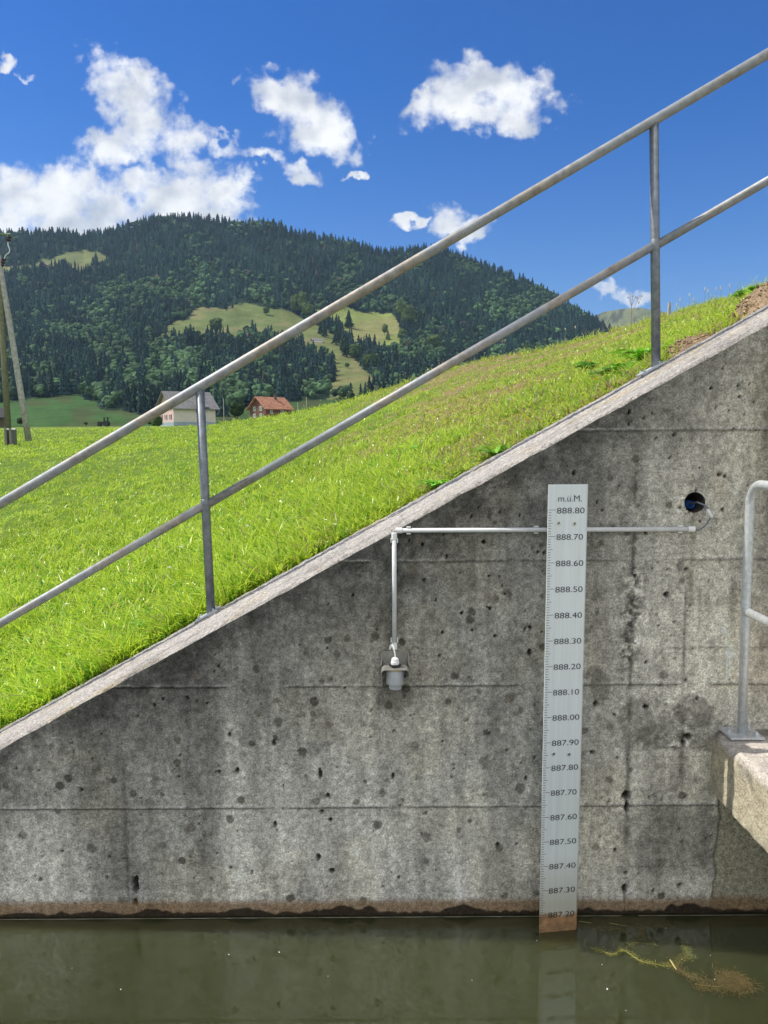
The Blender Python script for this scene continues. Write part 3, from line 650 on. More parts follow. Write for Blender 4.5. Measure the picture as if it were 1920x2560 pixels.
bm = bmesh.new(); lathe(bm, [(.0345, zs - .066), (.0355, zs - .064), (.0362, zs - .012), (.0355, zs - .010), (.032, zs - .009)], (sx0, sy0), 36); keepworld(bmo('body', bm, M_GREYP, None, True), sen)
bm = bmesh.new(); lathe(bm, [(.034, zs - .0092), (.034, zs - .005), (.02, zs - .003)], (sx0, sy0), 30); keepworld(bmo('seal_ring', bm, M_YEL, None, True), sen)
bm = bmesh.new(); lathe(bm, [(.0230, zs - .087), (.0245, zs - .085), (.0245, zs - .070), (.030, zs - .066)], (sx0, sy0), 32); keepworld(bmo('sensor_face', bm, M_GREYP, None, True), sen)
bm = bmesh.new(); lathe(bm, [(.0235, zs + .002), (.0235, zs + .010), (.015, zs + .0105)], (sx0, sy0), 6); keepworld(bmo('lock_nut', bm, M_BLACK, None, False, .0008), sen)
bm = bmesh.new(); lathe(bm, [(.0165, zs + .0105), (.0165, zs + .021), (.0135, zs + .023), (.0145, zs + .024), (.0135, zs + .032), (.008, zs + .036)], (sx0, sy0), 20); keepworld(bmo('cable_gland', bm, M_WHITE, None, False, .0006), sen)
cp = [(sx0 + .001, sy0, zs + .03), (sx0 - .001, sy0 + .004, zs + .055), (sx0 - .008, -.045, zs + .078), (sx0 - .018, -.032, zs + .074), (sx0 - .021, -.024, zs + .058), (sx0 - .012, -.018, zs + .07), (sx0 - .004, -.014, zs + .088), (.0378, -.014, 1.25)]
bm = bmesh.new(); tube(bm, curve_pts(cp, 56), .0026, 10); keepworld(bmo('cable', bm, M_WHITE, None, True), sen)

# ---------------------------------------------------------------- meadow terrain behind the wall
cu_u = [-1500, -400, 500, 717, 939, 1047, 1210, 1405, 1600, 1916, 2300, 3200]
cu_d = [60, 60, 60, 46, 27, 22, 18, 15, 12.5, 10, 9, 8]
sil_u = [-1500, 0, 300, 520, 620, 717, 850, 939, 1047, 1130, 1210, 1351, 1443, 1547, 1634, 1721, 1842, 1916, 2300, 3200]
sil_y = [1080, 1076, 1071, 1064, 1054, 1039, 1010, 984, 948, 922, 900, 878, 852, 824, 797, 771, 735, 712, 620, 540]
def crest(u):
    d = np.interp(u, cu_u, cu_d); y = np.interp(u, sil_u, sil_y)
    p = at(u, y, d + CAM[1]); return d, p[..., 2]
def field(dep): return CAM[2] + np.interp(dep, [0, 30, 60, 120, 260, 420], [-1.2, -.1, .55, 1.6, 4.4, 7.0])
def zfield(u, dep):
    """ground height at lateral slope s=(x/dep) and depth dep from the camera plane"""
    dc, hc = crest(u); sx_ = (u - 960) / F
    x0 = sx_ * 3.70; z0_ = np.minimum(zc(x0), 4.0) - .012
    tt = np.clip((dep - 3.70) / (dc - 3.70), 0, 1)
    # straight rise from wall to crest, with a gently bulging face
    z = z0_ + (hc - z0_) * tt
    fl = field(dep); back = hc - .16 * (dep - dc)
    beyond = np.where(hc > field(dc) + .05, np.maximum(back, np.minimum(fl, hc)), fl + (hc - field(dc)) * np.exp(-(dep - dc) / 40))
    beyond = np.where(back > fl, back, fl)
    return np.where(dep <= dc, z, np.where(u < 560, fl + (hc - field(dc)) * np.exp(-np.maximum(dep - dc, 0) / 30), beyond))
us = np.concatenate([np.linspace(-1500, -140, 40), np.linspace(-120, 2050, 320), np.linspace(2080, 3200, 40)])
dd_ = np.concatenate([[3.695, 3.702], 3.72 * (60 / 3.72) ** np.linspace(0, 1, 190), np.linspace(62, 420, 60)])
U, DP = np.meshgrid(us, dd_, indexing='ij')
GX = (U - 960) / F * DP; GYw = DP + CAM[1]; GZ = zfield(U, DP)
# wall-side strip must meet the coping, whatever the azimuth
rough = (fbm(GX * 2.2, GYw * 2.2, 100, 4) - .5) * .07 * ss(DP, 3.75, 4.3) + (fbm(GX * 9, GYw * 9, 101, 3) - .5) * .03 * ss(DP, 3.72, 3.9)
GZ = GZ + rough
def soilcol(gx, gy, u, dep):
    g_ = np.zeros(gx.shape + (3,)) + np.array([.11, .17, .025])
    dry = ss(u, 620, 1150) * ss(fbm(gx * 1.6, gy * 1.2, 103, 4), .36, .58) * (1 - ss(dep, 30, 60))
    dry = np.maximum(dry, .35 * ss(u, 900, 1300) * (dep < 25))
    g_ = lerp3(g_, (.23, .165, .085), dry)
    g_ = lerp3(g_, (.15, .21, .035), ss(dep, 40, 120))
    return g_, dry
GC, _ = soilcol(GX, GYw, U, DP)
GC[:, :2] = (.28, .24, .18)
ii = np.arange(U.size).reshape(U.shape); qg = np.stack([ii[:-1, :-1], ii[1:, :-1], ii[1:, 1:], ii[:-1, 1:]], -1).reshape(-1, 4)
setp(fastmesh('meadow_ground', np.stack([GX, GYw, GZ], -1).reshape(-1, 3), qg, M_SOIL, GC.reshape(-1, 3), True), 'green meadow and embankment ground behind the wall', None, None, 'structure')
# wide valley floor under and beyond everything
bm = bmesh.new()
for q in (((-5000, -4000, -2), (5000, -4000, -2), (5000, 6000, -2), (-5000, 6000, -2)),):
    bm.faces.new([bm.verts.new(p) for p in q])
setp(bmo('valley_ground', bm, simple('valley grass', (.09, .14, .03), .95, 0, .3, .05)), 'flat green valley ground reaching the horizon', None, None, 'structure')

def ground(gx, gy):
    dep = gy - CAM[1]; u = 960 + F * gx / dep
    return zfield(u, dep) + (fbm(gx * 2.2, gy * 2.2, 100, 4) - .5) * .07 * ss(dep, 3.75, 4.3) + (fbm(gx * 9, gy * 9, 101, 3) - .5) * .03 * ss(dep, 3.72, 3.9)

# grass blades
def blades(n, umin, umax, dmin, dmax, seed, hscale=1.0, wscale=1.0, broad=.30, power=1.0):
    g = np.random.default_rng(seed)
    nt_ = max(1, n // 9); ut = g.uniform(umin, umax, nt_); q = g.random(nt_)
    # tufts spread evenly over what is seen of the ground: density falls with the distance
    dt = 1 / (1 / dmin + (1 / dmax - 1 / dmin) * q) if power == 1 else dmin * (dmax / dmin) ** q
    if power == 2: dt = crest(ut)[0] + g.normal(0, .5, nt_) * np.clip(crest(ut)[0] / 20, .3, 1)
    tid = g.integers(0, nt_, n); rt = np.minimum(.012 + .030 * g.random(nt_), .06)[tid] * np.clip(dt[tid] / 5, 1, 8)
    ta = g.uniform(0, 2 * np.pi, n); tr_ = rt * np.sqrt(g.random(n))
    gx = (ut[tid] - 960) / F * dt[tid] + np.cos(ta) * tr_; gy = np.maximum(dt[tid] + CAM[1] + np.sin(ta) * tr_, CW + .004)
    dep = gy - CAM[1]; u = 960 + F * gx / dep; gz_ = ground(gx, gy)
    tsz = (.55 + .75 * g.random(nt_) ** 1.5)[tid]; tcl = g.random(nt_)[tid]; tbroad = (g.random(nt_) < broad)[tid]
    _, dry = soilcol(gx, gy, u, dep)
    lush = 1 - ss(u, 560, 1250)
    tuft = fbm(gx * 3.2, gy * 3.2, 110, 3)
    h = (.045 + .10 * g.random(n) ** 2.0) * (.62 + .8 * tuft) * (.72 + .38 * lush) * hscale * (1 - .35 * dry)
    kind = tbroad & (g.random(n) < .8)
    h = h * tsz
    h = np.where(kind, h * .62, h)
    w = np.where(kind, .011 + .010 * g.random(n), .0045 + .0045 * g.random(n)) * wscale
    w = np.maximum(w, dep * .00065 * (.6 + .8 * g.random(n)))
    h = h * np.clip(1 + (dep - 8) * .004, 1, 1.3)
    az = ta + g.normal(0, .45, n); lean = g.uniform(.25, 1.35, n); faz = az + g.normal(0, .6, n) + np.pi / 2
    dx, dy = np.cos(az), np.sin(az); sx_, sy_ = np.cos(faz), np.sin(faz)
    base = np.stack([gx, gy, gz_ - .008], 1)
    V_ = np.empty((n, 7, 3), np.float32)
    for j, (tt, ww) in enumerate(((0, .8), (.38, 1.0), (.74, .72))):
        cx = lean * h * tt ** 1.8; cz = h * (tt - .28 * lean * tt ** 2.4)
        c_ = base + np.stack([dx * cx, dy * cx, cz], 1); s_ = np.stack([sx_, sy_, g.normal(0, .25, n)], 1) * (w * ww * .5)[:, None]
        V_[:, 2 * j] = c_ - s_; V_[:, 2 * j + 1] = c_ + s_
    cx = lean * h; cz = h * (1 - .33 * lean); V_[:, 6] = base + np.stack([dx * cx, dy * cx, cz], 1)
    ofs = (np.arange(n) * 7)[:, None]
    tri = np.array([[0, 1, 3], [0, 3, 2], [2, 3, 5], [2, 5, 4], [4, 5, 6]])
    f = (ofs[:, None, :] + tri[None]).reshape(-1, 3)
    k = np.clip(.55 * tcl + .45 * g.random(n), 0, 1)
    c = np.empty((n, 3)); ga = np.array([.34, .50, .032]); gb = np.array([.72, .84, .10]); gc_ = np.array([.14, .29, .024])
    c[:] = ga * (1 - k[:, None]) + gb * k[:, None]; dk_ = (kind & (tcl < .6)) | (g.random(n) < .12); c[dk_] = gc_ * (1 + .8 * g.random((dk_.sum(), 1)))
    pv = fbm(gx * 1.1, gy * .6, 112, 3)[:, None]; c *= .80 + .40 * pv
    c = lerp3(c, (.46, .56, .11), .22 * ss(u, 600, 1300))
    dm = g.random(n) < (.035 + .30 * dry); st_ = np.array([.46, .36, .19]) * (.6 + .7 * g.random((n, 1))); c[dm] = st_[dm]
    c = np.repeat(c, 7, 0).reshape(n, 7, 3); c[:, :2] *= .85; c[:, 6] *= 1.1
    return V_.reshape(-1, 3), f, c.reshape(-1, 3)
parts = [blades(190000, -60, 1980, 3.73, 9.0, 1), blades(75000, -40, 1980, 8.5, 26, 2), blades(60000, -40, 1000, 24, 130, 3, 1.0), blades(6000, -40, 1980, 3.72, 3.95, 4, 1.15), blades(9000, 560, 2000, 5, 6, 5, 2.1, .8, .05, 2)]
vo = 0; Vs, Fs, Cs = [], [], []
for v, f, c in parts: Vs.append(v); Fs.append(f + vo); Cs.append(c); vo += len(v)
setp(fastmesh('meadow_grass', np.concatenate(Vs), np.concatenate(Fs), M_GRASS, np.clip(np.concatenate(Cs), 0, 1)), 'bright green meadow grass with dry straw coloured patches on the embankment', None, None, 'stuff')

# ---------------------------------------------------------------- the mountain
rd_u = [-2600, -1200, -400, 0, 70, 140, 208, 266, 335, 393, 463, 532, 602, 648, 694, 740, 810, 880, 960, 1007, 1076, 1140, 1204, 1273, 1331, 1389, 1435, 1493, 1560, 1700, 2200, 3400]
rd_y = [760, 700, 610, 592, 588, 588, 596, 588, 566, 552, 550, 556, 566, 562, 567, 590, 602, 617, 638, 634, 624, 645, 667, 692, 715, 747, 776, 812, 850, 930, 990, 1010]
def ridge(u): return np.interp(u, rd_u, rd_y)
PB = 1064.0
def hdepth(u, py):
    q = np.clip((PB - py) / (PB - ridge(u)), 0, 1.0)
    return 330 + 1500 * q ** .8 + 70 * (fbm(np.asarray(u) / 210., q * 3.2, 120, 4) - .5) * ss(q, .03, .2) * 2
Fx = lambda pts: np.array(pts, float) * 1.1573
def poly(pts): return np.array(pts, float)
c2 = lambda L_: [(700 + .5425 * x, 500 + .5425 * y) for x, y in L_]
c1 = lambda L_: [(.4822 * x, 500 + .4822 * y) for x, y in L_]
MEAD = [poly(c1([(-200, 400), (0, 350), (150, 335), (250, 305), (340, 275), (420, 262), (500, 265), (560, 290), (530, 315), (470, 320), (420, 380), (380, 355), (300, 342), (180, 345), (60, 385), (-200, 440)])),
        poly(c1([(770, 735), (830, 700), (890, 640), (960, 620), (1010, 560), (1110, 555), (1180, 575), (1230, 530), (1320, 545), (1420, 560), (1530, 600), (1700, 680), (1790, 745), (1700, 800), (1620, 790), (1530, 745), (1400, 700), (1290, 695), (1180, 725), (960, 720), (880, 740)])),
        poly(c2([(0, 500), (60, 520), (130, 560), (230, 610), (300, 670), (350, 740), (420, 810), (455, 870), (420, 900), (300, 905), (220, 930), (230, 850), (262, 830), (250, 770), (200, 700), (130, 680), (60, 655), (0, 650)])),
        poly(c2([(160, 510), (300, 497), (400, 520), (510, 520), (560, 575), (545, 620), (560, 670), (600, 712), (560, 705), (520, 680), (480, 700), (440, 690), (400, 660), (330, 665), (290, 600), (225, 560), (170, 545)])),
        poly(c1([(-600, 1200), (-600, 1040), (0, 1045), (80, 1040), (200, 1030), (290, 1020), (400, 1008), (450, 1035), (500, 1045), (520, 1085), (640, 1095), (760, 1110), (1500, 1140), (1500, 1200)])),
        poly([(560, 1075), (560, 1030), (760, 1000), (900, 1000), (960, 1030), (960, 1075)]),
        poly([(1480, 800), (1500, 790), (1520, 800), (1500, 806)])]
def inpoly(px, py, pg):
    ins_ = np.zeros(np.shape(px), bool); j = len(pg) - 1
    for i in range(len(pg)):
        xi, yi = pg[i]; xj, yj = pg[j]
        cnd = ((yi > py) != (yj > py)) & (px < (xj - xi) * (py - yi) / (yj - yi + 1e-9) + xi); ins_ ^= cnd; j = i
    return ins_
hu = np.concatenate([np.linspace(-2600, -250, 60), np.linspace(-240, 1760, 420), np.linspace(1800, 3400, 40)]); hq = np.linspace(-.02, 1, 190)
HU, HQ = np.meshgrid(hu, hq, indexing='ij'); HPY = PB - HQ * (PB - ridge(HU))
HD = hdepth(HU, HPY); HP = at(HU, HPY, HD + CAM[1])
mm = np.zeros(HU.shape); MC = [(.13, .15, .06), (.115, .145, .05), (.135, .155, .055), (.19, .225, .065), (.050, .105, .030), (.045, .085, .025), (.15, .16, .08)]  # cloud shadow is worked into the duller pasture colours
HC = np.zeros(HU.shape + (3,)) + np.array([.020, .036, .020])
wob = 13 * (fbm(HU / 16, HPY / 16, 130, 3) - .5)
for pg, mc in zip(MEAD, MC):
    w = inpoly(HU + wob, HPY + wob, pg); nn = fbm(HU / 40, HPY / 14, 131, 4)
    cc = np.array(mc) * (.75 + .5 * nn[..., None]); tan_ = ss(fbm(HU / 70, HPY / 20, 132, 4), .5, .65)[..., None]; cc = cc * (1 - .5 * tan_) + .5 * tan_ * np.array([.22, .185, .09]) * (1 if mc[0] > .1 else .3)
    HC[w] = cc[w]
# back of the mountain
bk = HP[:, -1:, :] + np.array([0, 500, -260]); bk2 = bk + np.array([0, 900, -500]); HPa = np.concatenate([HP, bk, bk2], 1); HCa = np.concatenate([HC, HC[:, -1:], HC[:, -1:]], 1)
ii = np.arange(HPa.shape[0] * HPa.shape[1]).reshape(HPa.shape[:2]); qh = np.stack([ii[:-1, :-1], ii[1:, :-1], ii[1:, 1:], ii[:-1, 1:]], -1).reshape(-1, 4)
setp(fastmesh('mountain', HPa.reshape(-1, 3), qh, M_HILL, HCa.reshape(-1, 3), True), 'wooded mountain with pale hill pastures above the valley', None, None, 'structure')
# far bare summit to the right
fu = np.linspace(1380, 1900, 90); top = np.interp(fu, [1380, 1480, 1510, 1560, 1600, 1640, 1700, 1800, 1900], [850, 792, 780, 771, 770, 776, 786, 800, 830]) + 3 * (fbm(fu / 22, fu * 0, 135, 3) - .5)
FV, FC = [], []
for j, s in enumerate(np.linspace(0, 1, 30)):
    p = at(fu, top * s + 1040 * (1 - s), 3300 + 900 * s + 60 * fbm(fu / 40, fu * 0 + s * 5, 136, 3)); FV.append(p)
    n_ = fbm(fu / 20, fu * 0 + s * 20, 137, 4)[:, None]; FC.append(np.array([.16, .17, .075]) * (.7 + .6 * n_) * (1 - .6 * (n_ > .62)))
FV.append(FV[-1] + np.array([0, 800, -300])); FC.append(FC[-1])
FV = np.stack(FV, 1); FC = np.stack(FC, 1); ii = np.arange(FV.shape[0] * FV.shape[1]).reshape(FV.shape[:2]); qf = np.stack([ii[:-1, :-1], ii[1:, :-1], ii[1:, 1:], ii[:-1, 1:]], -1).reshape(-1, 4)
setp(fastmesh('far_summit', FV.reshape(-1, 3), qf, M_HILL, FC.reshape(-1, 3), True), 'bare green summit in the far distance on the right', None, None, 'structure')

# ---- tree prototypes (unit height)
def conifer_proto(seed, tiers=7, pts=9):
    g = np.random.default_rng(seed); v, f = [], []
    for k in range(tiers):
        z_b = .06 + .86 * (k / tiers) ** .95; z_t = min(1.0, z_b + .30 * (1 - .45 * k / tiers)); r = .255 * (1 - (k / tiers)) ** .85 + .02
        b0 = len(v); v.append((g.normal(0, .006), g.normal(0, .006), z_t))
        a0 = g.uniform(0, 6)
        for j in range(pts * 2):
            a = a0 + math.pi * j / pts; rj = r * (1.0 + .25 * g.uniform(-1, 1) if j % 2 == 0 else .52 + .1 * g.uniform(-1, 1)); v.append((rj * math.cos(a), rj * math.sin(a), z_b + (-.02 if j % 2 == 0 else .03) + .02 * g.uniform(-1, 1)))
        for j in range(pts * 2): f.append((b0, b0 + 1 + j, b0 + 1 + (j + 1) % (pts * 2)))
    return np.array(v), np.array(f)
def round_proto(seed, lobes=7):
    g = np.random.default_rng(seed); vs_, fs_ = [], []
    bm_ = bmesh.new(); bmesh.ops.create_icosphere(bm_, subdivisions=2, radius=1); iv = np.array([v.co[:] for v in bm_.verts]); itr = np.array([[l.index for l in fc.verts] for fc in bm_.faces]); bm_.free()
    n0 = 0
    for l in range(lobes):
        if l == 0: c_, r_ = np.array([0, 0, .55]), .33
        else:
            a = g.uniform(0, 6.28); c_ = np.array([.19 * math.cos(a), .19 * math.sin(a), g.uniform(.35, .82)]); r_ = g.uniform(.13, .23)
        v = iv * (1 + .22 * g.uniform(-1, 1, (len(iv), 1))) * np.array([1, 1, .95]) * r_ + c_
        vs_.append(v); fs_.append(itr + n0); n0 += len(v)
    return np.concatenate(vs_), np.concatenate(fs_)
PRO_C = [conifer_proto(i, 5, 5) for i in range(5)]
PRO_D = [(lambda p: p)(round_proto(20 + i, 2)) for i in range(4)]
def scatter(P_, H_, Wd, kinds, cols, seed):
    g = np.random.default_rng(seed); Vs, Fs, Cs = [], [], []; vo = 0
    protos = PRO_C + PRO_D; which = np.where(kinds, len(PRO_C) + g.integers(0, len(PRO_D), len(kinds)), g.integers(0, len(PRO_C), len(kinds)))
    for pi, (pv, pf) in enumerate(protos):
        s = np.where(which == pi)[0]
        if len(s) == 0: continue
        a = g.uniform(0, 6.28, len(s)); ca, sa = np.cos(a)[:, None], np.sin(a)[:, None]
        x = (pv[None, :, 0] * ca - pv[None, :, 1] * sa) * (H_[s] * Wd[s])[:, None]; y = (pv[None, :, 0] * sa + pv[None, :, 1] * ca) * (H_[s] * Wd[s])[:, None]; z = pv[None, :, 2] * H_[s][:, None]
        v = np.stack([x, y, z], -1) + P_[s][:, None, :]
        c = cols[s][:, None, :] * (.55 + .8 * g.random((len(s), len(pv), 1)))
        Vs.append(v.reshape(-1, 3)); Cs.append(c.reshape(-1, 3)); Fs.append((pf[None] + (np.arange(len(s)) * len(pv))[:, None, None]).reshape(-1, 3) + vo); vo += len(s) * len(pv)
    return np.concatenate(Vs), np.concatenate(Fs), np.concatenate(Cs)
NT = 17000
fg = np.random.default_rng(77)
tu = fg.uniform(-180, 1600, NT); tq = fg.random(NT) ** .92; tpy = PB - tq * (PB - ridge(tu))
ex_u = fg.uniform(-180, 1600, 900); tu = np.concatenate([tu, ex_u]); tpy = np.concatenate([tpy, ridge(ex_u) + fg.uniform(0, 4, 900)])
ok = np.ones(len(tu), bool)
wob = 14 * (fbm(tu / 16, tpy / 16, 130, 3) - .5)
for pg in MEAD: ok &= ~inpoly(tu + wob, tpy + wob, pg)
ok &= tpy < 1046
tu, tpy = tu[ok], tpy[ok]; td = hdepth(tu, tpy); TP = at(tu, tpy, td + CAM[1]) - np.array([0, 0, 1.0])
q_ = (PB - tpy) / (PB - ridge(tu))
decid = fg.random(len(tu)) < np.clip(.16 + .9 * ss(fbm(tu / 75, tpy / 55, 140, 4), .50, .66) - .5 * ss(q_, .7, .9) + .25 * ss(q_, .35, .1), .02, .9)
th_ = np.where(decid, fg.uniform(11, 17, len(tu)), fg.uniform(10, 26, len(tu))) * (1 - .22 * ss(q_, .3, 0.0))
tw = np.where(decid, fg.uniform(.75, 1.1, len(tu)), fg.uniform(.72, 1.12, len(tu)))
pv = fbm(tu / 60, tpy / 45, 141, 3)[:, None]
cc = np.where(decid[:, None], np.array([.058, .108, .046]), np.array([.022, .048, .042])) * (.50 + .95 * pv) * (.60 + .8 * fg.random((len(tu), 1)))
light = ss(fbm(tu / 90, tpy / 60, 142, 3), .55, .68)[:, None]; cc = cc * (1 + .65 * light * fg.random((len(tu), 1)))
dead = fg.random(len(tu)) < .006; cc[dead] = (.12, .09, .07)
v, f, c = scatter(TP, th_, tw, decid, cc, 5)
setp(fastmesh('mountain_forest', v, f, M_TREE, np.clip(c, 0, 1)), 'dark mixed spruce and beech forest covering the mountain side', None, None, 'stuff')

# ---- single trees on the pastures: px, base py, height px, kind
def tree(px, py, hp, kind, label, dep=None, group='single trees on the hill pastures', col=None, wd=1.0):
    d = hdepth(px, py) if dep is None else dep
    p = at(px, py, d + CAM[1]); h = hp / F * float(d)
    root = empty('conifer_tree' if kind == 'c' else 'broadleaf_tree', tuple(p), random.uniform(0, 6), label, 'tree', group)
    bm = bmesh.new(); tube(bm, [(0, 0, -.5), (0, 0, h * .35), (h * .01, 0, h * .8)], [h * .022, h * .017, h * .006], 7); bmo('trunk', bm, M_BARK, root)
    seed = int(px * 7 + py)
    pv_, pf_ = conifer_proto(seed, 9, 9) if kind == 'c' else round_proto(seed, 11)
    g = np.random.default_rng(seed); base = np.array(col if col else ((.022, .042, .020) if kind == 'c' else (.06, .10, .026)))
    if kind != 'c':      # leaf clumps through the crown's volume
        n = 700; k = g.integers(0, len(pv_), n); c_ = pv_[k] * .97 + g.normal(0, .025, (n, 3)); s = g.uniform(.02, .045, (n, 1, 1)); tri = g.normal(0, 1, (n, 3, 3)) * s + c_[:, None]
        v_ = np.concatenate([pv_ * np.array([.93, .93, .97]), tri.reshape(-1, 3)]); f_ = np.concatenate([pf_, np.arange(n * 3).reshape(-1, 3) + len(pv_)])
    else: v_, f_ = pv_, pf_
    v_ = v_ * h; v_[:, :2] *= wd
    fastmesh('crown', v_, f_, M_TREE, np.clip(base * (.6 + .8 * g.random((len(v_), 1))), 0, 1), False, root)
TL = [(540, 836, 42, 'd', 'round dark tree alone in the middle of the left hill pasture', 1.1), (666, 788, 20, 'd', 'small dark bush tree near the top edge of the left hill pasture', 1.1),
      (872, 820, 46, 'c', 'single dark spruce standing alone in the bright right pasture', 1.15), (962, 838, 30, 'd', 'slim light tree low in the right pasture', .6), (970, 850, 26, 'c', 'small dark spruce low in the right pasture beside a slim light tree', 1.0),
      (868, 920, 14, 'd', 'tiny round bush on the lower pasture strip', 1.3),
      (755, 790, 62, 'd', 'tall light green tree at the upper tip of the left pasture', .62), (738, 786, 52, 'd', 'light green tree just left of the tallest one at the pasture tip', .65), (770, 800, 46, 'd', 'lower light green tree just right of the tallest one at the pasture tip', .8),
      (802, 835, 34, 'c', 'topmost spruce of the row dividing the two pastures', 1.0), (812, 842, 34, 'c', 'dark spruce near the top of the dividing row', 1.0),
      (842, 862, 56, 'c', 'tall spruce in the dividing row under the bright pasture', .9), (856, 878, 36, 'c', 'short spruce right of the tall one in the dividing row', .9), (866, 892, 60, 'c', 'pointed spruce halfway down the dividing row', .9), (888, 900, 44, 'd', 'rounded tree halfway down the dividing row', 1.0),
      (905, 905, 42, 'c', 'spruce right of the rounded tree in the dividing row', .9), (945, 915, 44, 'c', 'spruce at the lower edge of the right pasture', .9), (926, 930, 50, 'd', 'broad tree lower in the dividing row', 1.1), (990, 920, 60, 'c', 'tall pointed spruce at the foot of the right pasture', .9), (975, 925, 46, 'c', 'spruce left of the tall pointed one at the pasture foot', .9),
      (1005, 800, 50, 'd', 'light green tree at the right rim of the bright pasture', .9), (1020, 822, 64, 'd', 'tall light tree at the forest corner right of the pasture', .8), (1050, 828, 58, 'c', 'dark spruce at the forest corner right of the pasture', .9),
      (1008, 850, 30, 'd', 'pale low tree under the forest corner', 1.1), (1085, 880, 46, 'd', 'pale yellow green tree amid the valley woods on the right', .9), (1065, 878, 34, 'd', 'low pale tree left of the yellow green one on the right', 1.1)]
for px, py, hp, kd, lb, wd in TL:
    tree(px, py, hp, kd, lb, wd=wd, col=(.085, .125, .035) if ('light' in lb or 'pale' in lb) else None)
tree(594, 1052, 46, 'd', 'dark round tree immediately left of the small red house', dep=262, group=None, col=(.030, .055, .020), wd=1.1)
tree(395, 1072, 36, 'd', 'leafy flowering bush in front of the pink gable of the farmhouse', dep=208, group=None, col=(.06, .10, .03), wd=1.1)
for px, s, lb in ((215, 10, 'small dark roadside bush left of the tractor'), (52, 20, 'small dark bush between the two legs of the utility pole'), (375, 12, 'low shrub at the left foot of the pink farmhouse'), (10, 15, 'small dark bush at the far left edge of the field')):
    tree(px, 1064, s, 'd', lb, dep=235, group='roadside bushes at the far field edge', col=(.03, .05, .02), wd=1.3)

# ---------------------------------------------------------------- houses
M_PINK = simple('pink render', (.62, .44, .42), .9, 0, .06, .8); M_CREAM = simple('cream render', (.62, .56, .52), .9, 0, .06, .8)
M_PLINTH = simple('grey plinth', (.30, .37, .42), .9, 0, .08, 1); M_ROOFG = simple('grey slate roof', (.17, .165, .165), .85, 0, .25, 1.2); M_ROOFR = simple('orange tile roof', (.36, .15, .085), .85, 0, .28, 1.0, c2=(.46, .22, .13))
M_REDW = simple('red brown shingle wall', (.15, .065, .05), .9, 0, .2, 1.5); M_SHUT = simple('green shutter', (.07, .13, .06), .8); M_SHUTR = simple('dark red shutter', (.16, .03, .025), .8)
M_GLASS = simple('window glass', (.05, .06, .07), .1, 0, .1, 2); M_FRAME = simple('white frame', (.75, .75, .73), .7); M_BARN = simple('barn boards', (.11, .085, .065), .9, 0, .2, 1)
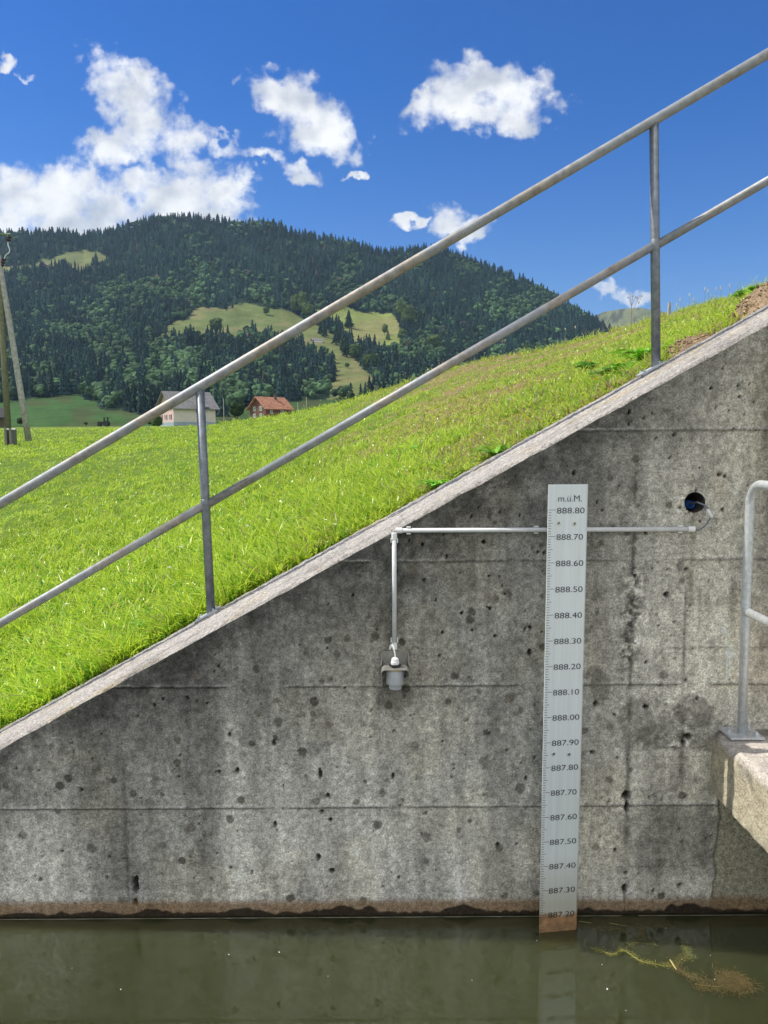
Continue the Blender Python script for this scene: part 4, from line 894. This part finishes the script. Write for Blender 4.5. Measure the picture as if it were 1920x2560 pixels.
def house(name, label, corner, rot, L_, Wd, eave, ridge_h, wl, wg, ml, mg, mr, wins_l=(), wins_g=(), shut=None, plinth=0, chimney=None, over=.9, cat='house', dormer=None):
    """local x along the long wall (0..L), local y along the gable (0..W); the corner at the origin is nearest"""
    root = empty(name, corner, rot, label, cat)
    def panel(pn, mt, vs):
        bm = bmesh.new(); bm.faces.new([bm.verts.new(v) for v in vs]); return bmo(pn, bm, mt, root)
    z1 = -3.0
    panel('long_wall', ml, [(0, 0, z1), (L_, 0, z1), (L_, 0, eave), (0, 0, eave)])
    panel('gable_wall', mg, [(0, 0, z1), (0, 0, eave), (0, Wd / 2, ridge_h), (0, Wd, eave), (0, Wd, z1)])
    panel('rear_wall', ml, [(0, Wd, z1), (L_, Wd, z1), (L_, Wd, eave), (0, Wd, eave)])
    panel('far_gable_wall', mg, [(L_, 0, z1), (L_, 0, eave), (L_, Wd / 2, ridge_h), (L_, Wd, eave), (L_, Wd, z1)])
    bm = bmesh.new(); sl = (ridge_h - eave) / (Wd / 2); o_ = over; ze = eave - sl * o_ * .8 + .1
    for s in (0, 1):
        ya, yb = (-o_ * .8, Wd / 2) if s == 0 else (Wd + o_ * .8, Wd / 2)
        lo = [(-o_, ya, ze), (L_ + o_, ya, ze), (L_ + o_, yb, ridge_h + .1), (-o_, yb, ridge_h + .1)]
        a = [bm.verts.new(p) for p in lo]; b_ = [bm.verts.new((p[0], p[1], p[2] + .22)) for p in lo]
        bm.faces.new(a); bm.faces.new(b_[::-1])
        for k in range(4): bm.faces.new((a[k], b_[k], b_[(k + 1) % 4], a[(k + 1) % 4]))
    rf = bmo('roof', bm, mr, root)
    if plinth:
        bm = bmesh.new(); box(bm, (-.03, -.06, z1), (L_, -.002, plinth)); box(bm, (-.06, -.03, z1), (-.002, Wd, plinth)); bmo('plinth', bm, M_PLINTH, root)
    def win(face, u0, z0, w, h, sh):
        bm = bmesh.new()
        def bx(bm, a0, a1, c0, c1, dp0, dp1):
            if face == 'l': box(bm, (a0, -dp1, c0), (a1, -dp0, c1))
            else: box(bm, (-dp1, a0, c0), (-dp0, a1, c1))
        t_ = .12
        bx(bm, u0 - w / 2, u0 + w / 2, z0 - h / 2, z0 - h / 2 + t_, .004, .09); bx(bm, u0 - w / 2, u0 + w / 2, z0 + h / 2 - t_, z0 + h / 2, .004, .09)
        bx(bm, u0 - w / 2, u0 - w / 2 + t_, z0 - h / 2 + t_, z0 + h / 2 - t_, .004, .09); bx(bm, u0 + w / 2 - t_, u0 + w / 2, z0 - h / 2 + t_, z0 + h / 2 - t_, .004, .09)
        bx(bm, u0 - .05, u0 + .05, z0 - h / 2 + t_, z0 + h / 2 - t_, .004, .085)
        fr_ = bmo('window', bm, M_FRAME, root)
        bm = bmesh.new(); bx(bm, u0 - w / 2 + t_, u0 + w / 2 - t_, z0 - h / 2 + t_, z0 + h / 2 - t_, .003, .03); bmo('pane', bm, M_GLASS, fr_)
        if sh:
            for s in (-1, 1):
                bm = bmesh.new(); c_ = u0 + s * (w / 2 + .28); bx(bm, c_ - .24, c_ + .24, z0 - h / 2, z0 + h / 2, .004, .07); bmo('shutter', bm, sh, root)
    for w_ in wins_l: win('l', *w_)
    for w_ in wins_g: win('g', *w_)
    if chimney:
        bm = bmesh.new(); x, y = chimney; box(bm, (x - .35, y - .35, eave), (x + .35, y + .35, ridge_h + 1.1)); box(bm, (x - .45, y - .45, ridge_h + 1.1), (x + .45, y + .45, ridge_h + 1.25)); c_ = bmo('chimney', bm, M_BARN, rf)
    if dormer:
        bm = bmesh.new(); x, w_, = dormer; a = [bm.verts.new(p) for p in ((x - w_, -1.3, eave + .05), (x + w_, -1.3, eave + .05), (x + w_, 1.7, eave + 1.75), (x - w_, 1.7, eave + 1.75))]; b_ = [bm.verts.new((v.co.x, v.co.y, v.co.z + .2)) for v in a]
        bm.faces.new(a); bm.faces.new(b_[::-1])
        for k in range(4): bm.faces.new((a[k], b_[k], b_[(k + 1) % 4], a[(k + 1) % 4]))
        bmo('canopy', bm, mr, rf)
    return root
pc = at(435, 1069, 220 + CAM[1])
house('farmhouse', 'large pink and cream farmhouse with grey roof behind the railing post', tuple(pc), R(35), 12.6, 12.6, 5.7, 10.3, None, None, M_CREAM, M_PINK, M_ROOFG,
      wins_l=[(2.6, 3.3, .55, .9, None), (8.9, 3.0, 1.7, 1.3, None), (8.0, 5.0, 1.6, 1.4, M_SHUTR)], wins_g=[(2.6, 3.1, 1.1, 1.5, M_SHUTR), (6.3, 3.1, 1.1, 1.5, M_SHUTR), (2.6, 5.6, 1.1, 1.3, M_SHUTR), (6.3, 5.9, 1.1, 1.3, M_SHUTR), (10.2, 3.1, 1.1, 1.5, M_SHUTR), (6.3, 8.4, 1, 1, None)], plinth=1.6, dormer=(8.2, 1.9), over=1.1)
pc = at(665, 1050, 250 + CAM[1])
house('chalet', 'small red brown chalet with orange tiled roof and white windows', tuple(pc), R(44), 10.0, 9.0, 3.9, 7.4, None, None, M_REDW, M_REDW, M_ROOFR,
      wins_l=[(2.2, 2.7, 1.0, 1.2, None), (6.5, 2.7, 1.2, 1.2, None)], wins_g=[(2.7, 3.75, 1.15, 1.4, M_SHUT), (6.3, 3.75, 1.15, 1.4, M_SHUT), (2.7, 1.5, 1.15, 1.3, M_SHUT), (6.3, 1.5, 1.15, 1.3, M_SHUT)], chimney=(6.4, 3.6), over=1.0)
def hillpt(px, py): return tuple(at(px, py, float(hdepth(px, py)) + CAM[1]))
pb = hillpt(782, 855); s_ = float(hdepth(782, 855)) / 1000
house('barn', 'tiny dark barn with grey roof on the pasture above the lower forest', pb, R(20), 13 * s_, 9 * s_, 2.6 * s_, 5.0 * s_, None, None, M_FRAME, M_BARN, M_ROOFG, cat='barn', over=1.0)
pb = hillpt(96, 664)
house('barn', 'long low barn with reddish roof on the upper left pasture', pb, R(8), 20, 9, 2.0, 6.0, None, None, M_BARN, M_BARN, simple('faded red barn roof', (.16, .095, .08)), cat='barn', over=1.0)
pb = at(-22, 1070, 200 + CAM[1])
house('shed', 'dark roofed shed cut by the left edge of the field', tuple(pb), R(25), 3.0, 5.0, 3.0, 5.0, None, None, M_BARN, M_BARN, simple('dark shed roof', (.03, .03, .032)), cat='shed')

# road at the far edge of the field, fence posts, tractor
bm = bmesh.new()
for xa, xb in zip(np.linspace(-140, 60, 30), np.linspace(-133, 67, 30)):
    v = [bm.verts.new((x, y, float(field(y + 2.98)) + .12)) for x, y in ((xa, 236), (xb, 236), (xb, 240), (xa, 240))]; bm.faces.new(v)
setp(bmo('field_track', bm, simple('pale gravel', (.42, .40, .34))), 'pale track along the far edge of the field', None, None, 'structure')
tr = at(258, 1066, 228 + CAM[1]); trac = empty('tractor', tuple(tr), 0, 'tiny dark tractor on the track at the far edge of the field', 'tractor')
bm = bmesh.new(); box(bm, (-1.5, -.5, .7), (.3, .5, 1.4)); bmo('bonnet', bm, M_BLACK, trac)
bm = bmesh.new(); box(bm, (.3, -.6, .9), (1.5, .6, 1.5)); box(bm, (.35, -.55, 1.5), (.45, .55, 2.5)); box(bm, (1.35, -.55, 1.5), (1.45, .55, 2.5)); box(bm, (.25, -.65, 2.5), (1.55, .65, 2.6)); bmo('cab', bm, M_BLACK, trac)
for x, r_ in ((-1.0, .45), (1.0, .8)):
    for y in (-.75, .75):
        bm = bmesh.new(); bmesh.ops.create_cone(bm, cap_ends=True, segments=20, radius1=r_, radius2=r_, depth=.35, matrix=Matrix.Translation((x, y, r_)) @ Matrix.Rotation(R(90), 4, 'X')); bmo('wheel', bm, M_BLACK, trac)
# small pole line beyond the chalet
pl_ = []
for px, pt in ((745, 1005), (767, 992), (560, 996)):
    b_ = at(px, 1056, 290 + CAM[1]); tp = at(px, pt, 290 + CAM[1]); o = empty('line_pole', tuple(b_), 0, {745: 'short thin wooden pole beyond the chalet, left of the taller one', 767: 'taller thin wooden pole beyond the chalet', 560: 'thin wooden pole between farmhouse and chalet'}[px], 'pole', 'thin line poles beyond the chalet')
    bm = bmesh.new(); tube(bm, [(0, 0, -2), (0, 0, tp[2] - b_[2])], .13, 8); bmo('shaft', bm, M_WOOD, o); pl_.append(tp)

# ---------------------------------------------------------------- A-frame utility pole at the left
pole = empty('utility_pole', tuple(at(30, 1093, 34 + CAM[1])), 0, 'wooden A shaped utility pole with green crossarm at the left edge', 'utility pole')
def pw(px, py, d=34.0): return Vector(at(px, py, d + CAM[1]))
bm = bmesh.new(); tube(bm, [pw(22, 1100), pw(10, 900), pw(0, 700), pw(-10, 560)], [.130, .122, .112, .104], 16); keepworld(bmo('upright', bm, M_WOOD2, None, True), pole)
bm = bmesh.new(); tube(bm, [pw(72, 1102), pw(50, 970), pw(26, 820), pw(4, 690), pw(-14, 580)], [.132, .127, .120, .113, .105], 16); keepworld(bmo('strut', bm, M_WOOD, None, True), pole)
bm = bmesh.new(); tube(bm, [pw(-90, 586), pw(27, 586)], .05, 12); keepworld(bmo('crossarm', bm, simple('green crossarm', (.16, .24, .13), .6), None, False), pole)
M_INS = simple('brown insulator', (.05, .02, .018), .25)
def disc_ins(a, b_, n, r_):
    bm = bmesh.new(); pts, rad = [], []
    for k in range(n * 4 + 1): pts.append(a.lerp(b_, k / (n * 4))); rad.append(r_ * (1.0 if k % 4 in (1, 2) else .55))
    tube(bm, pts, rad, 14); return bm
keepworld(bmo('insulator', disc_ins(pw(24, 590), pw(20, 604), 2, .10), M_INS, None, True), pole)
keepworld(bmo('insulator', disc_ins(pw(10, 646), pw(4, 668), 3, .085), M_INS, None, True), pole)
bm = bmesh.new(); tube(bm, curve_pts([pw(20, 604), pw(20, 612), pw(24, 624), pw(22, 632), pw(15, 637), pw(10, 648)], 40), .022, 8); keepworld(bmo('jumper_wire', bm, M_WHITE, None, True), pole)
bm = bmesh.new(); tube(bm, [pw(-60, 700), pw(18, 590)], .012, 6); keepworld(bmo('stay_wire', bm, M_TICK, None), pole)
bm = bmesh.new()
for dx in (-4, 8, 14): 
    p = pw(22 + dx, 1102, 33.7 if dx < 10 else 33.9); box(bm, (p.x - .05, p.y - .14, p.z - .2), (p.x + .05, p.y + .14, pw(22, 1071).z))
keepworld(bmo('concrete_foot', bm, simple('foot concrete', (.20, .19, .165)), None), pole)
bm = bmesh.new(); tube(bm, [pw(14, 1073, 33.6), pw(39, 1073, 33.6)], .03, 8); keepworld(bmo('clamp', bm, M_WHITE, None), pole)

# ---------------------------------------------------------------- weeds, flowers, bare earth
# earth mound beside the upper wall
mu = empty('earth_mound', (1.8, .95, zc(1.8)), 0, 'crumbly light brown earth mound against the upper end of the coping', 'earth mound')
nx_, ny_ = 150, 50; mx_, my_ = np.meshgrid(np.linspace(1.22, 2.6, nx_), np.linspace(.62, 1.06, ny_), indexing='ij')
s1 = (mx_ - 1.22) / 1.38; s2 = (my_ - .62) / .44
env = np.sin(np.pi * np.clip(s2, 0, 1)) ** .7 * ss(s1, 0, .18) * (1 - .35 * ss(s1, .8, 1.0)); env *= (.35 + .75 * fbm(mx_ * 4.2, my_ * 4, 150, 3)) * (.95 * np.exp(-((mx_ - 1.47) / .11) ** 2) + 1.25 * ss(mx_, 1.62, 1.85))
mh = env * .12 * (1 + .6 * (fbm(mx_ * 22, my_ * 22, 151, 4, .65) - .5)) + .02 * (fbm(mx_ * 45, my_ * 45, 152, 3, .7) - .5)
mz = np.where(my_ < CW + .01, zc(mx_) - .01, ground(mx_, np.maximum(my_, CW + .015))) + mh - .018
mcn = fbm(mx_ * 18, my_ * 18, 153, 4, .65)[..., None]; mc = np.array([.30, .215, .135]) * (.45 + 1.0 * mcn)
ii = np.arange(mx_.size).reshape(mx_.shape); qm = np.stack([ii[:-1, :-1], ii[1:, :-1], ii[1:, 1:], ii[:-1, 1:]], -1).reshape(-1, 4)
keepworld(fastmesh('earth', np.stack([mx_, my_, mz], -1).reshape(-1, 3), qm, M_LEDGE, mc.reshape(-1, 3), True), mu)
g = np.random.default_rng(8); n = 2600; k = g.integers(0, mx_.size, n); c_ = np.stack([mx_.ravel()[k], my_.ravel()[k], mz.ravel()[k]], 1) + g.normal(0, .006, (n, 3)); keepk = mh.ravel()[k] > .02; c_ = c_[keepk]; n = len(c_)
oc = np.array([(1, 0, 0), (-1, 0, 0), (0, 1, 0), (0, -1, 0), (0, 0, 1), (0, 0, -1)], float); of = np.array([(0, 2, 4), (2, 1, 4), (1, 3, 4), (3, 0, 4), (2, 0, 5), (1, 2, 5), (3, 1, 5), (0, 3, 5)])
sz = (.003 + .011 * g.random(n) ** 3)[:, None, None]; cv_ = c_[:, None] + oc[None] * sz * (.6 + .8 * g.random((n, 6, 1)))
keepworld(fastmesh('crumbs', cv_.reshape(-1, 3), (of[None] + (np.arange(n) * 6)[:, None, None]).reshape(-1, 3), M_LEDGE, np.repeat(np.array([.36, .25, .155]) * (.5 + .8 * g.random((n, 1))), 6, 0)), mu)

def leafy(name, label, x, y, nl, ln, wd, cat='weed', group=None, up=.5, seed=0, col=(.12, .26, .03), toothed=False):
    g = np.random.default_rng(seed); z = float(ground(np.array(x), np.array(y))); root = empty(name, (x, y, z), 0, label, cat, group)
    Vs, Fs, Cs = [], [], []; vo = 0
    for i in range(nl):
        a = g.uniform(0, 2 * math.pi); L_ = ln * g.uniform(.6, 1.15); w = wd * g.uniform(.7, 1.2); e_ = up * g.uniform(.4, 1.5)
        dx, dy = math.cos(a), math.sin(a); n = 9; ox, oy = g.normal(0, ln * .18, 2)
        t_ = np.linspace(0, 1, n); r_ = L_ * t_; zz = L_ * (e_ * t_ - .75 * e_ * t_ ** 2.2) + .01
        ww = w * np.sin(np.pi * np.clip(t_ * .92 + .04, 0, 1)) ** .8 * (1 + (.35 * (np.arange(n) % 2 * 2 - 1) if toothed else 0))
        for s in (-1, 0, 1):
            Vs.append(np.stack([ox + dx * r_ - dy * ww * s * .5, oy + dy * r_ + dx * ww * s * .5, zz + abs(s) * ww * .18], 1))
        for s in range(2):
            for j in range(n - 1): A = vo + s * n + j; Fs.append((A, A + 1, A + n + 1, A + n))
        vo += 3 * n; Cs.append(np.repeat(np.array([col]) * g.uniform(1.1, 2.4), 3 * n, 0))
    fastmesh('leaves', np.concatenate(Vs), np.array(Fs), M_LEAF, np.clip(np.concatenate(Cs), 0, 1), True, root); return root
def on(px, py):
    """ground point seen at a direction: march outwards"""
    for dep in np.geomspace(3.72, 60, 900):
        p = at(px, py, dep + CAM[1])
        if p[2] <= float(ground(np.array(p[0]), np.array(p[1]))): return p
    return p
WD = [(1480, 925, 12, .16, .045, 'broad leafed dock weed left of the upper railing post', True, (.085, .22, .03)), (1520, 945, 9, .13, .04, 'toothed dark green weed below the dock by the coping', True, (.08, .2, .03)), (1610, 905, 14, .20, .035, 'long leafed plantain clump at the foot of the upper railing post', False, (.16, .33, .03)),
      (1565, 935, 10, .15, .035, 'low leafy rosette between dock and plantain clump by the coping', True, (.12, .28, .03)), (1660, 890, 8, .16, .028, 'leafy clump just right of the upper railing post', False, (.16, .3, .03)), (1885, 735, 12, .15, .05, 'broad green weed on top of the bank by the earth mound', True, (.11, .27, .03)),
      (1860, 745, 9, .13, .045, 'smaller leafy weed left of the broad one on the bank top', True, (.12, .28, .03)), (1090, 1245, 9, .10, .03, 'low leafy rosette in grass near the coping above the conduit elbow', True, (.13, .3, .03)), (1040, 1130, 8, .1, .03, 'leafy rosette on the middle of the slope', True, (.13, .3, .03)),
      (360, 1575, 10, .10, .035, 'clover like leafy clump near the coping below the left post', True, (.10, .26, .04)), (1235, 1155, 8, .12, .03, 'bright leafy tuft on the slope left of the gauge top', False, (.15, .32, .03))]
for i, (px, py, nl, ln, wd, lb, to, cl_) in enumerate(WD):
    p = on(px, py); leafy('leafy_weed', lb, float(p[0]), float(p[1]), int(nl * 1.8), ln * .85, wd * 1.15, 'weed', 'leafy weeds on the bank', .75, 40 + i, cl_, to)
# tall grass tufts on the crest and by the coping as separate stems: seed heads, dandelions
M_STEM = simple('green stem', (.16, .24, .05), .7); M_HEAD = simple('pale seed head', (.55, .50, .40), .9); M_FLY = simple('yellow petals', (.85, .62, .02), .7); M_FLW = simple('white petals', (.78, .78, .72), .8); M_DRY = simple('dry brown stem', (.26, .19, .12), .8)
def flower(px, py, kind, h, lb, grp):
    p = on(px, py); g = np.random.default_rng(int(px + py)); root = empty({'s': 'seed_head', 'y': 'yellow_flower', 'w': 'white_flower'}[kind], tuple(p), random.uniform(0, 6), lb, 'flower', grp)
    lx = g.normal(0, .10) * h; bm = bmesh.new(); k_ = max(1.0, (p[1] + 3) / 9)
    tube(bm, [(0, 0, 0), (lx * .4, 0, h * .5), (lx, 0, h)], .0014 * k_, 5); bmo('stem', bm, M_STEM, root); bm = bmesh.new()
    if kind == 's': lathe(bm, [(.002, h - .004), (.0065 * k_, h + .006), (.006 * k_, h + .03), (.002, h + .042)], (lx, 0), 8)
    else:
        for j in range(12):
            a = 2 * math.pi * j / 12; r_ = (.017 if kind == 'y' else .013) * k_; c0_ = Vector((lx, 0, h))
            bm.faces.new([bm.verts.new(c0_ + Vector((r_ * q * math.cos(a + o_), r_ * q * math.sin(a + o_), .006 * q))) for q, o_ in ((.05, 0), (.8, -.22), (1.1, 0), (.8, .22))])
        lathe(bm, [(.002, h - .006), (.006, h), (.005, h + .004)], (lx, 0), 8)
    bmo('head', bm, {'s': M_HEAD, 'y': M_FLY, 'w': M_FLW}[kind], root)
SH = [(1000, 948), (1008, 946), (1014, 944), (1079, 925), (1083, 922), (1099, 918), (1106, 914), (1142, 906), (1148, 904), (1210, 893), (1212, 891), (1413, 858), (1412, 862), (1300, 882), (1480, 842), (1440, 858), (870, 990), (840, 1000), (855, 992), (918, 978), (935, 974), (760, 1022), (800, 1012), (1722, 780), (1735, 776), (1760, 770), (1775, 765), (1700, 792), (1690, 800), (1790, 762), (1802, 758), (1822, 752)]
for px, py in SH: flower(px, py, 's', random.uniform(.22, .34) if px < 1500 else random.uniform(.12, .22), 'pale seed head on a thin stem standing along the crest of the bank', 'seed heads along the crest')
YF = [(1320, 1078), (1480, 943), (1437, 942), (1472, 1012), (1710, 772), (1664, 800), (1722, 790), (1298, 1066), (1120, 1080), (1390, 935), (560, 1365), (640, 1240), (1410, 900), (1640, 830)]
for px, py in YF: flower(px, py, 'y', random.uniform(.06, .12), 'small yellow flower in the grass of the slope', 'yellow flowers on the slope')
WF = [(1345, 1022), (1270, 1045), (1730, 775), (455, 1400), (620, 1350), (675, 1130), (1050, 1150), (170, 1560), (240, 1300), (1210, 1120), (1680, 815), (175, 1680), (430, 1470), (90, 1090), (120, 1086), (160, 1088), (60, 1105)]
for px, py in WF: flower(px, py, 'w', random.uniform(.08, .13), 'small white flower in the meadow grass', 'white flowers in the meadow')
# dried umbel stalk
p = on(1578, 840); um = empty('dried_umbel', tuple(p), 0, 'tall dried brown umbel stalk rising left of the upper railing post', 'dry plant')
dep = p[1] - CAM[1]; q = lambda px, py: Vector(at(px, py, p[1])) - Vector(p)
bm = bmesh.new(); tube(bm, [(0, 0, -.02), q(1578, 780), q(1579, 765)], .0035 * dep / 10, 6)
hd_ = []
for a_, b_ in (((1579, 765), (1571, 743)), ((1579, 765), (1582, 740)), ((1579, 765), (1589, 742)), ((1579, 765), (1574, 735)), ((1578, 785), (1597, 745)), ((1597, 760), (1603, 740)), ((1597, 760), (1592, 744))):
    tube(bm, [q(*a_), q(*b_)], .0022 * dep / 10, 5); hd_.append(q(*b_))
bmo('stalk', bm, M_DRY, um)
bm = bmesh.new()
for h_ in hd_:
    for k in range(7): bmesh.ops.create_icosphere(bm, subdivisions=1, radius=.0042 * dep / 10, matrix=Matrix.Translation(h_ + Vector((random.gauss(0, .012), random.gauss(0, .012), random.gauss(0, .006))) * dep / 10))
bmo('flower_heads', bm, M_DRY, um)
p = on(1672, 792); fp = empty('fence_post', tuple(p), 0, 'weathered wooden stake standing on the bank crest right of the railing post', 'post')
bm = bmesh.new(); hh = float(at(1672, 757, p[1])[2] - p[2]); box(bm, (-.016, -.016, -.1), (.016, .016, hh), Matrix.Rotation(.03, 4, 'Y')); bmo('stake', bm, M_WOOD, fp)

# ---------------------------------------------------------------- floating weed and flecks
pwd = empty('pond_weed', (.95, -.35, WZ), 0, 'yellow green and brown water weed strand drifting right of the gauge board', 'water weed')
def wp(cx, cy): return Vector(atz(1200 + cx * .434, 2160 + cy * .434, WZ + .0015))
M_WEED = attr_mat('water weed', .6, None, 0, trans=.25, spec=.4)
strands = [([(640, 485), (700, 500), (760, 520), (820, 495), (880, 530), (930, 560), (1000, 575), (1080, 588), (1120, 575)], (.15, .15, .035), .0018, .25), ([(1110, 560), (1130, 600), (1170, 625), (1220, 650), (1280, 665)], (.09, .075, .03), .0012, .5),
           ([(1240, 690), (1300, 700), (1380, 705), (1430, 680), (1500, 690)], (.085, .068, .028), .0012, 1.0), ([(860, 470), (900, 440), (960, 440), (1015, 465)], (.075, .075, .03), .0009, .45), ([(690, 375), (740, 385), (800, 370), (845, 395)], (.07, .065, .03), .0008, .5), ([(745, 340), (845, 358)], (.4, .3, .15), .0012, 0), ([(1165, 460), (1185, 490), (1200, 520), (1220, 535)], (.11, .12, .045), .0009, .45), ([(1140, 575), (1160, 548), (1200, 540)], (.09, .085, .03), .0009, .4),
           ([(930, 360), (932, 390), (928, 420)], (.12, .09, .04), .0009, .3), ([(1390, 660), (1440, 650), (1500, 670), (1525, 700)], (.10, .075, .032), .0012, 1.3), ([(1400, 690), (1450, 700), (1480, 720)], (.085, .066, .028), .0012, 1.1), ([(570, 330), (640, 340)], (.4, .3, .2), .001, 0)]
Vs, Fs, Cs = [], [], []; vo = 0; g = np.random.default_rng(3)
bmt = bmesh.new()
for ct, col, r_, dn in strands:
    pts = curve_pts([wp(*c_) for c_ in ct], 12 * len(ct)); tube(bmt, pts, r_, 6)
    for p in pts:
        for k in range(int(dn * 9) + (1 if dn else 0)):
            L_ = g.uniform(.006, .026) * (.6 + .4 * min(dn, 1.5)); a = g.uniform(0, 6.28); w = g.uniform(.0004, .0010); z_ = g.uniform(-.0005, .004)
            o_ = np.array(p) + np.array([g.normal(0, .004 + .010 * dn), g.normal(0, .004 + .014 * dn), z_ * .5]); e_ = o_ + np.array([L_ * math.cos(a), L_ * math.sin(a) , g.uniform(0, .003)]); s = np.array([-math.sin(a), math.cos(a), 0]) * w
            Vs += [o_ - s, o_ + s, e_ + s * .5, e_ - s * .5]; Fs.append((vo, vo + 1, vo + 2, vo + 3)); vo += 4; Cs += [np.array(col) * g.uniform(.9, 2.4)] * 4
keepworld(bmo('stems', bmt, simple('weed stem', (.24, .22, .06), .5, 0, .3, 12)), pwd)
keepworld(fastmesh('leaflets', np.array(Vs), np.array(Fs), M_WEED, np.clip(np.array(Cs), 0, 1)), pwd)
for (cx, cy, a, lb) in ((1112, 585, 1.1, 'straw coloured twig floating across the water weed'),):
    o = bmesh.new(); tube(o, [wp(1095, 556) + Vector((0, 0, .003)), wp(1130, 612) + Vector((0, 0, .003))], .0022, 6); setp(bmo('floating_twig', o, simple('straw', (.5, .42, .2))), lb, 'twig')
for px, py, s in ((1518, 2472, 4.5), (302, 2473, 3.0), (572, 2386, 3.0), (698, 2380, 3.5), (1342, 2160 + 440 * .434, 2), (1505, 2411, 2), (1665, 2320, 2), (1721, 2442, 2.4), (1705, 2398, 4), (1633, 2354, 3.5), (1787, 2448, 3.5), (180, 2420, 1.6), (1180, 2450, 1.6), (1776, 2388, 2), (1565, 2526, 1.5), (820, 2440, 1.4)):
    p = atz(px, py, WZ + .002); bm = bmesh.new(); r_ = s / 1050
    bmesh.ops.create_circle(bm, cap_ends=True, segments=8, radius=r_, matrix=Matrix.Diagonal((1, .6, 1, 1)))
    o = bmo('floating_fleck', bm, M_WHITE); o.location = p; o.rotation_euler = (0, 0, random.uniform(0, 3)); q_m = o.modifiers.new('t', 'SOLIDIFY'); q_m.thickness = .001
    setp(o, 'tiny pale fleck floating on the dark water', 'debris', 'pale flecks on the water')

# ---------------------------------------------------------------- air
m = bpy.data.materials.new('haze'); m.use_nodes = True; t = m.node_tree; t.nodes.clear()
pv_ = N(t, 'ShaderNodeVolumePrincipled'); pv_.inputs['Color'].default_value = (.50, .76, 1.0, 1); pv_.inputs['Density'].default_value = .000062; pv_.inputs['Anisotropy'].default_value = .2
mo = N(t, 'ShaderNodeOutputMaterial'); t.links.new(pv_.outputs[0], mo.inputs['Volume'])
bm = bmesh.new(); box(bm, (-5050, -4050, -3.2), (5050, 6050, 1150)); setp(bmo('haze', bm, m), 'thin blue summer haze in the valley air', None, None, 'stuff')

# thin pale line where the water meets the wall
bm = bmesh.new(); q_ = np.linspace(-1.75, 1.75, 500)
for a_, b_ in zip(q_, q_[1:]):
    if vn(a_ * 9, 0, 200) < .22: continue
    w0, w1 = .0012 + .0022 * vn(a_ * 30, 1, 201), .0012 + .0022 * vn(b_ * 30, 1, 201)
    bm.faces.new([bm.verts.new(p) for p in ((a_, -.016, WZ + .0015), (b_, -.016, WZ + .0015), (b_, -.016 - w1, WZ + .0015), (a_, -.016 - w0, WZ + .0015))])
bmesh.ops.remove_doubles(bm, verts=bm.verts, dist=1e-5)
setp(bmo('waterline_strip', bm, simple('waterside', (.42, .39, .32), .8)), 'thin pale line along the foot of the wall', None, None, 'stuff')
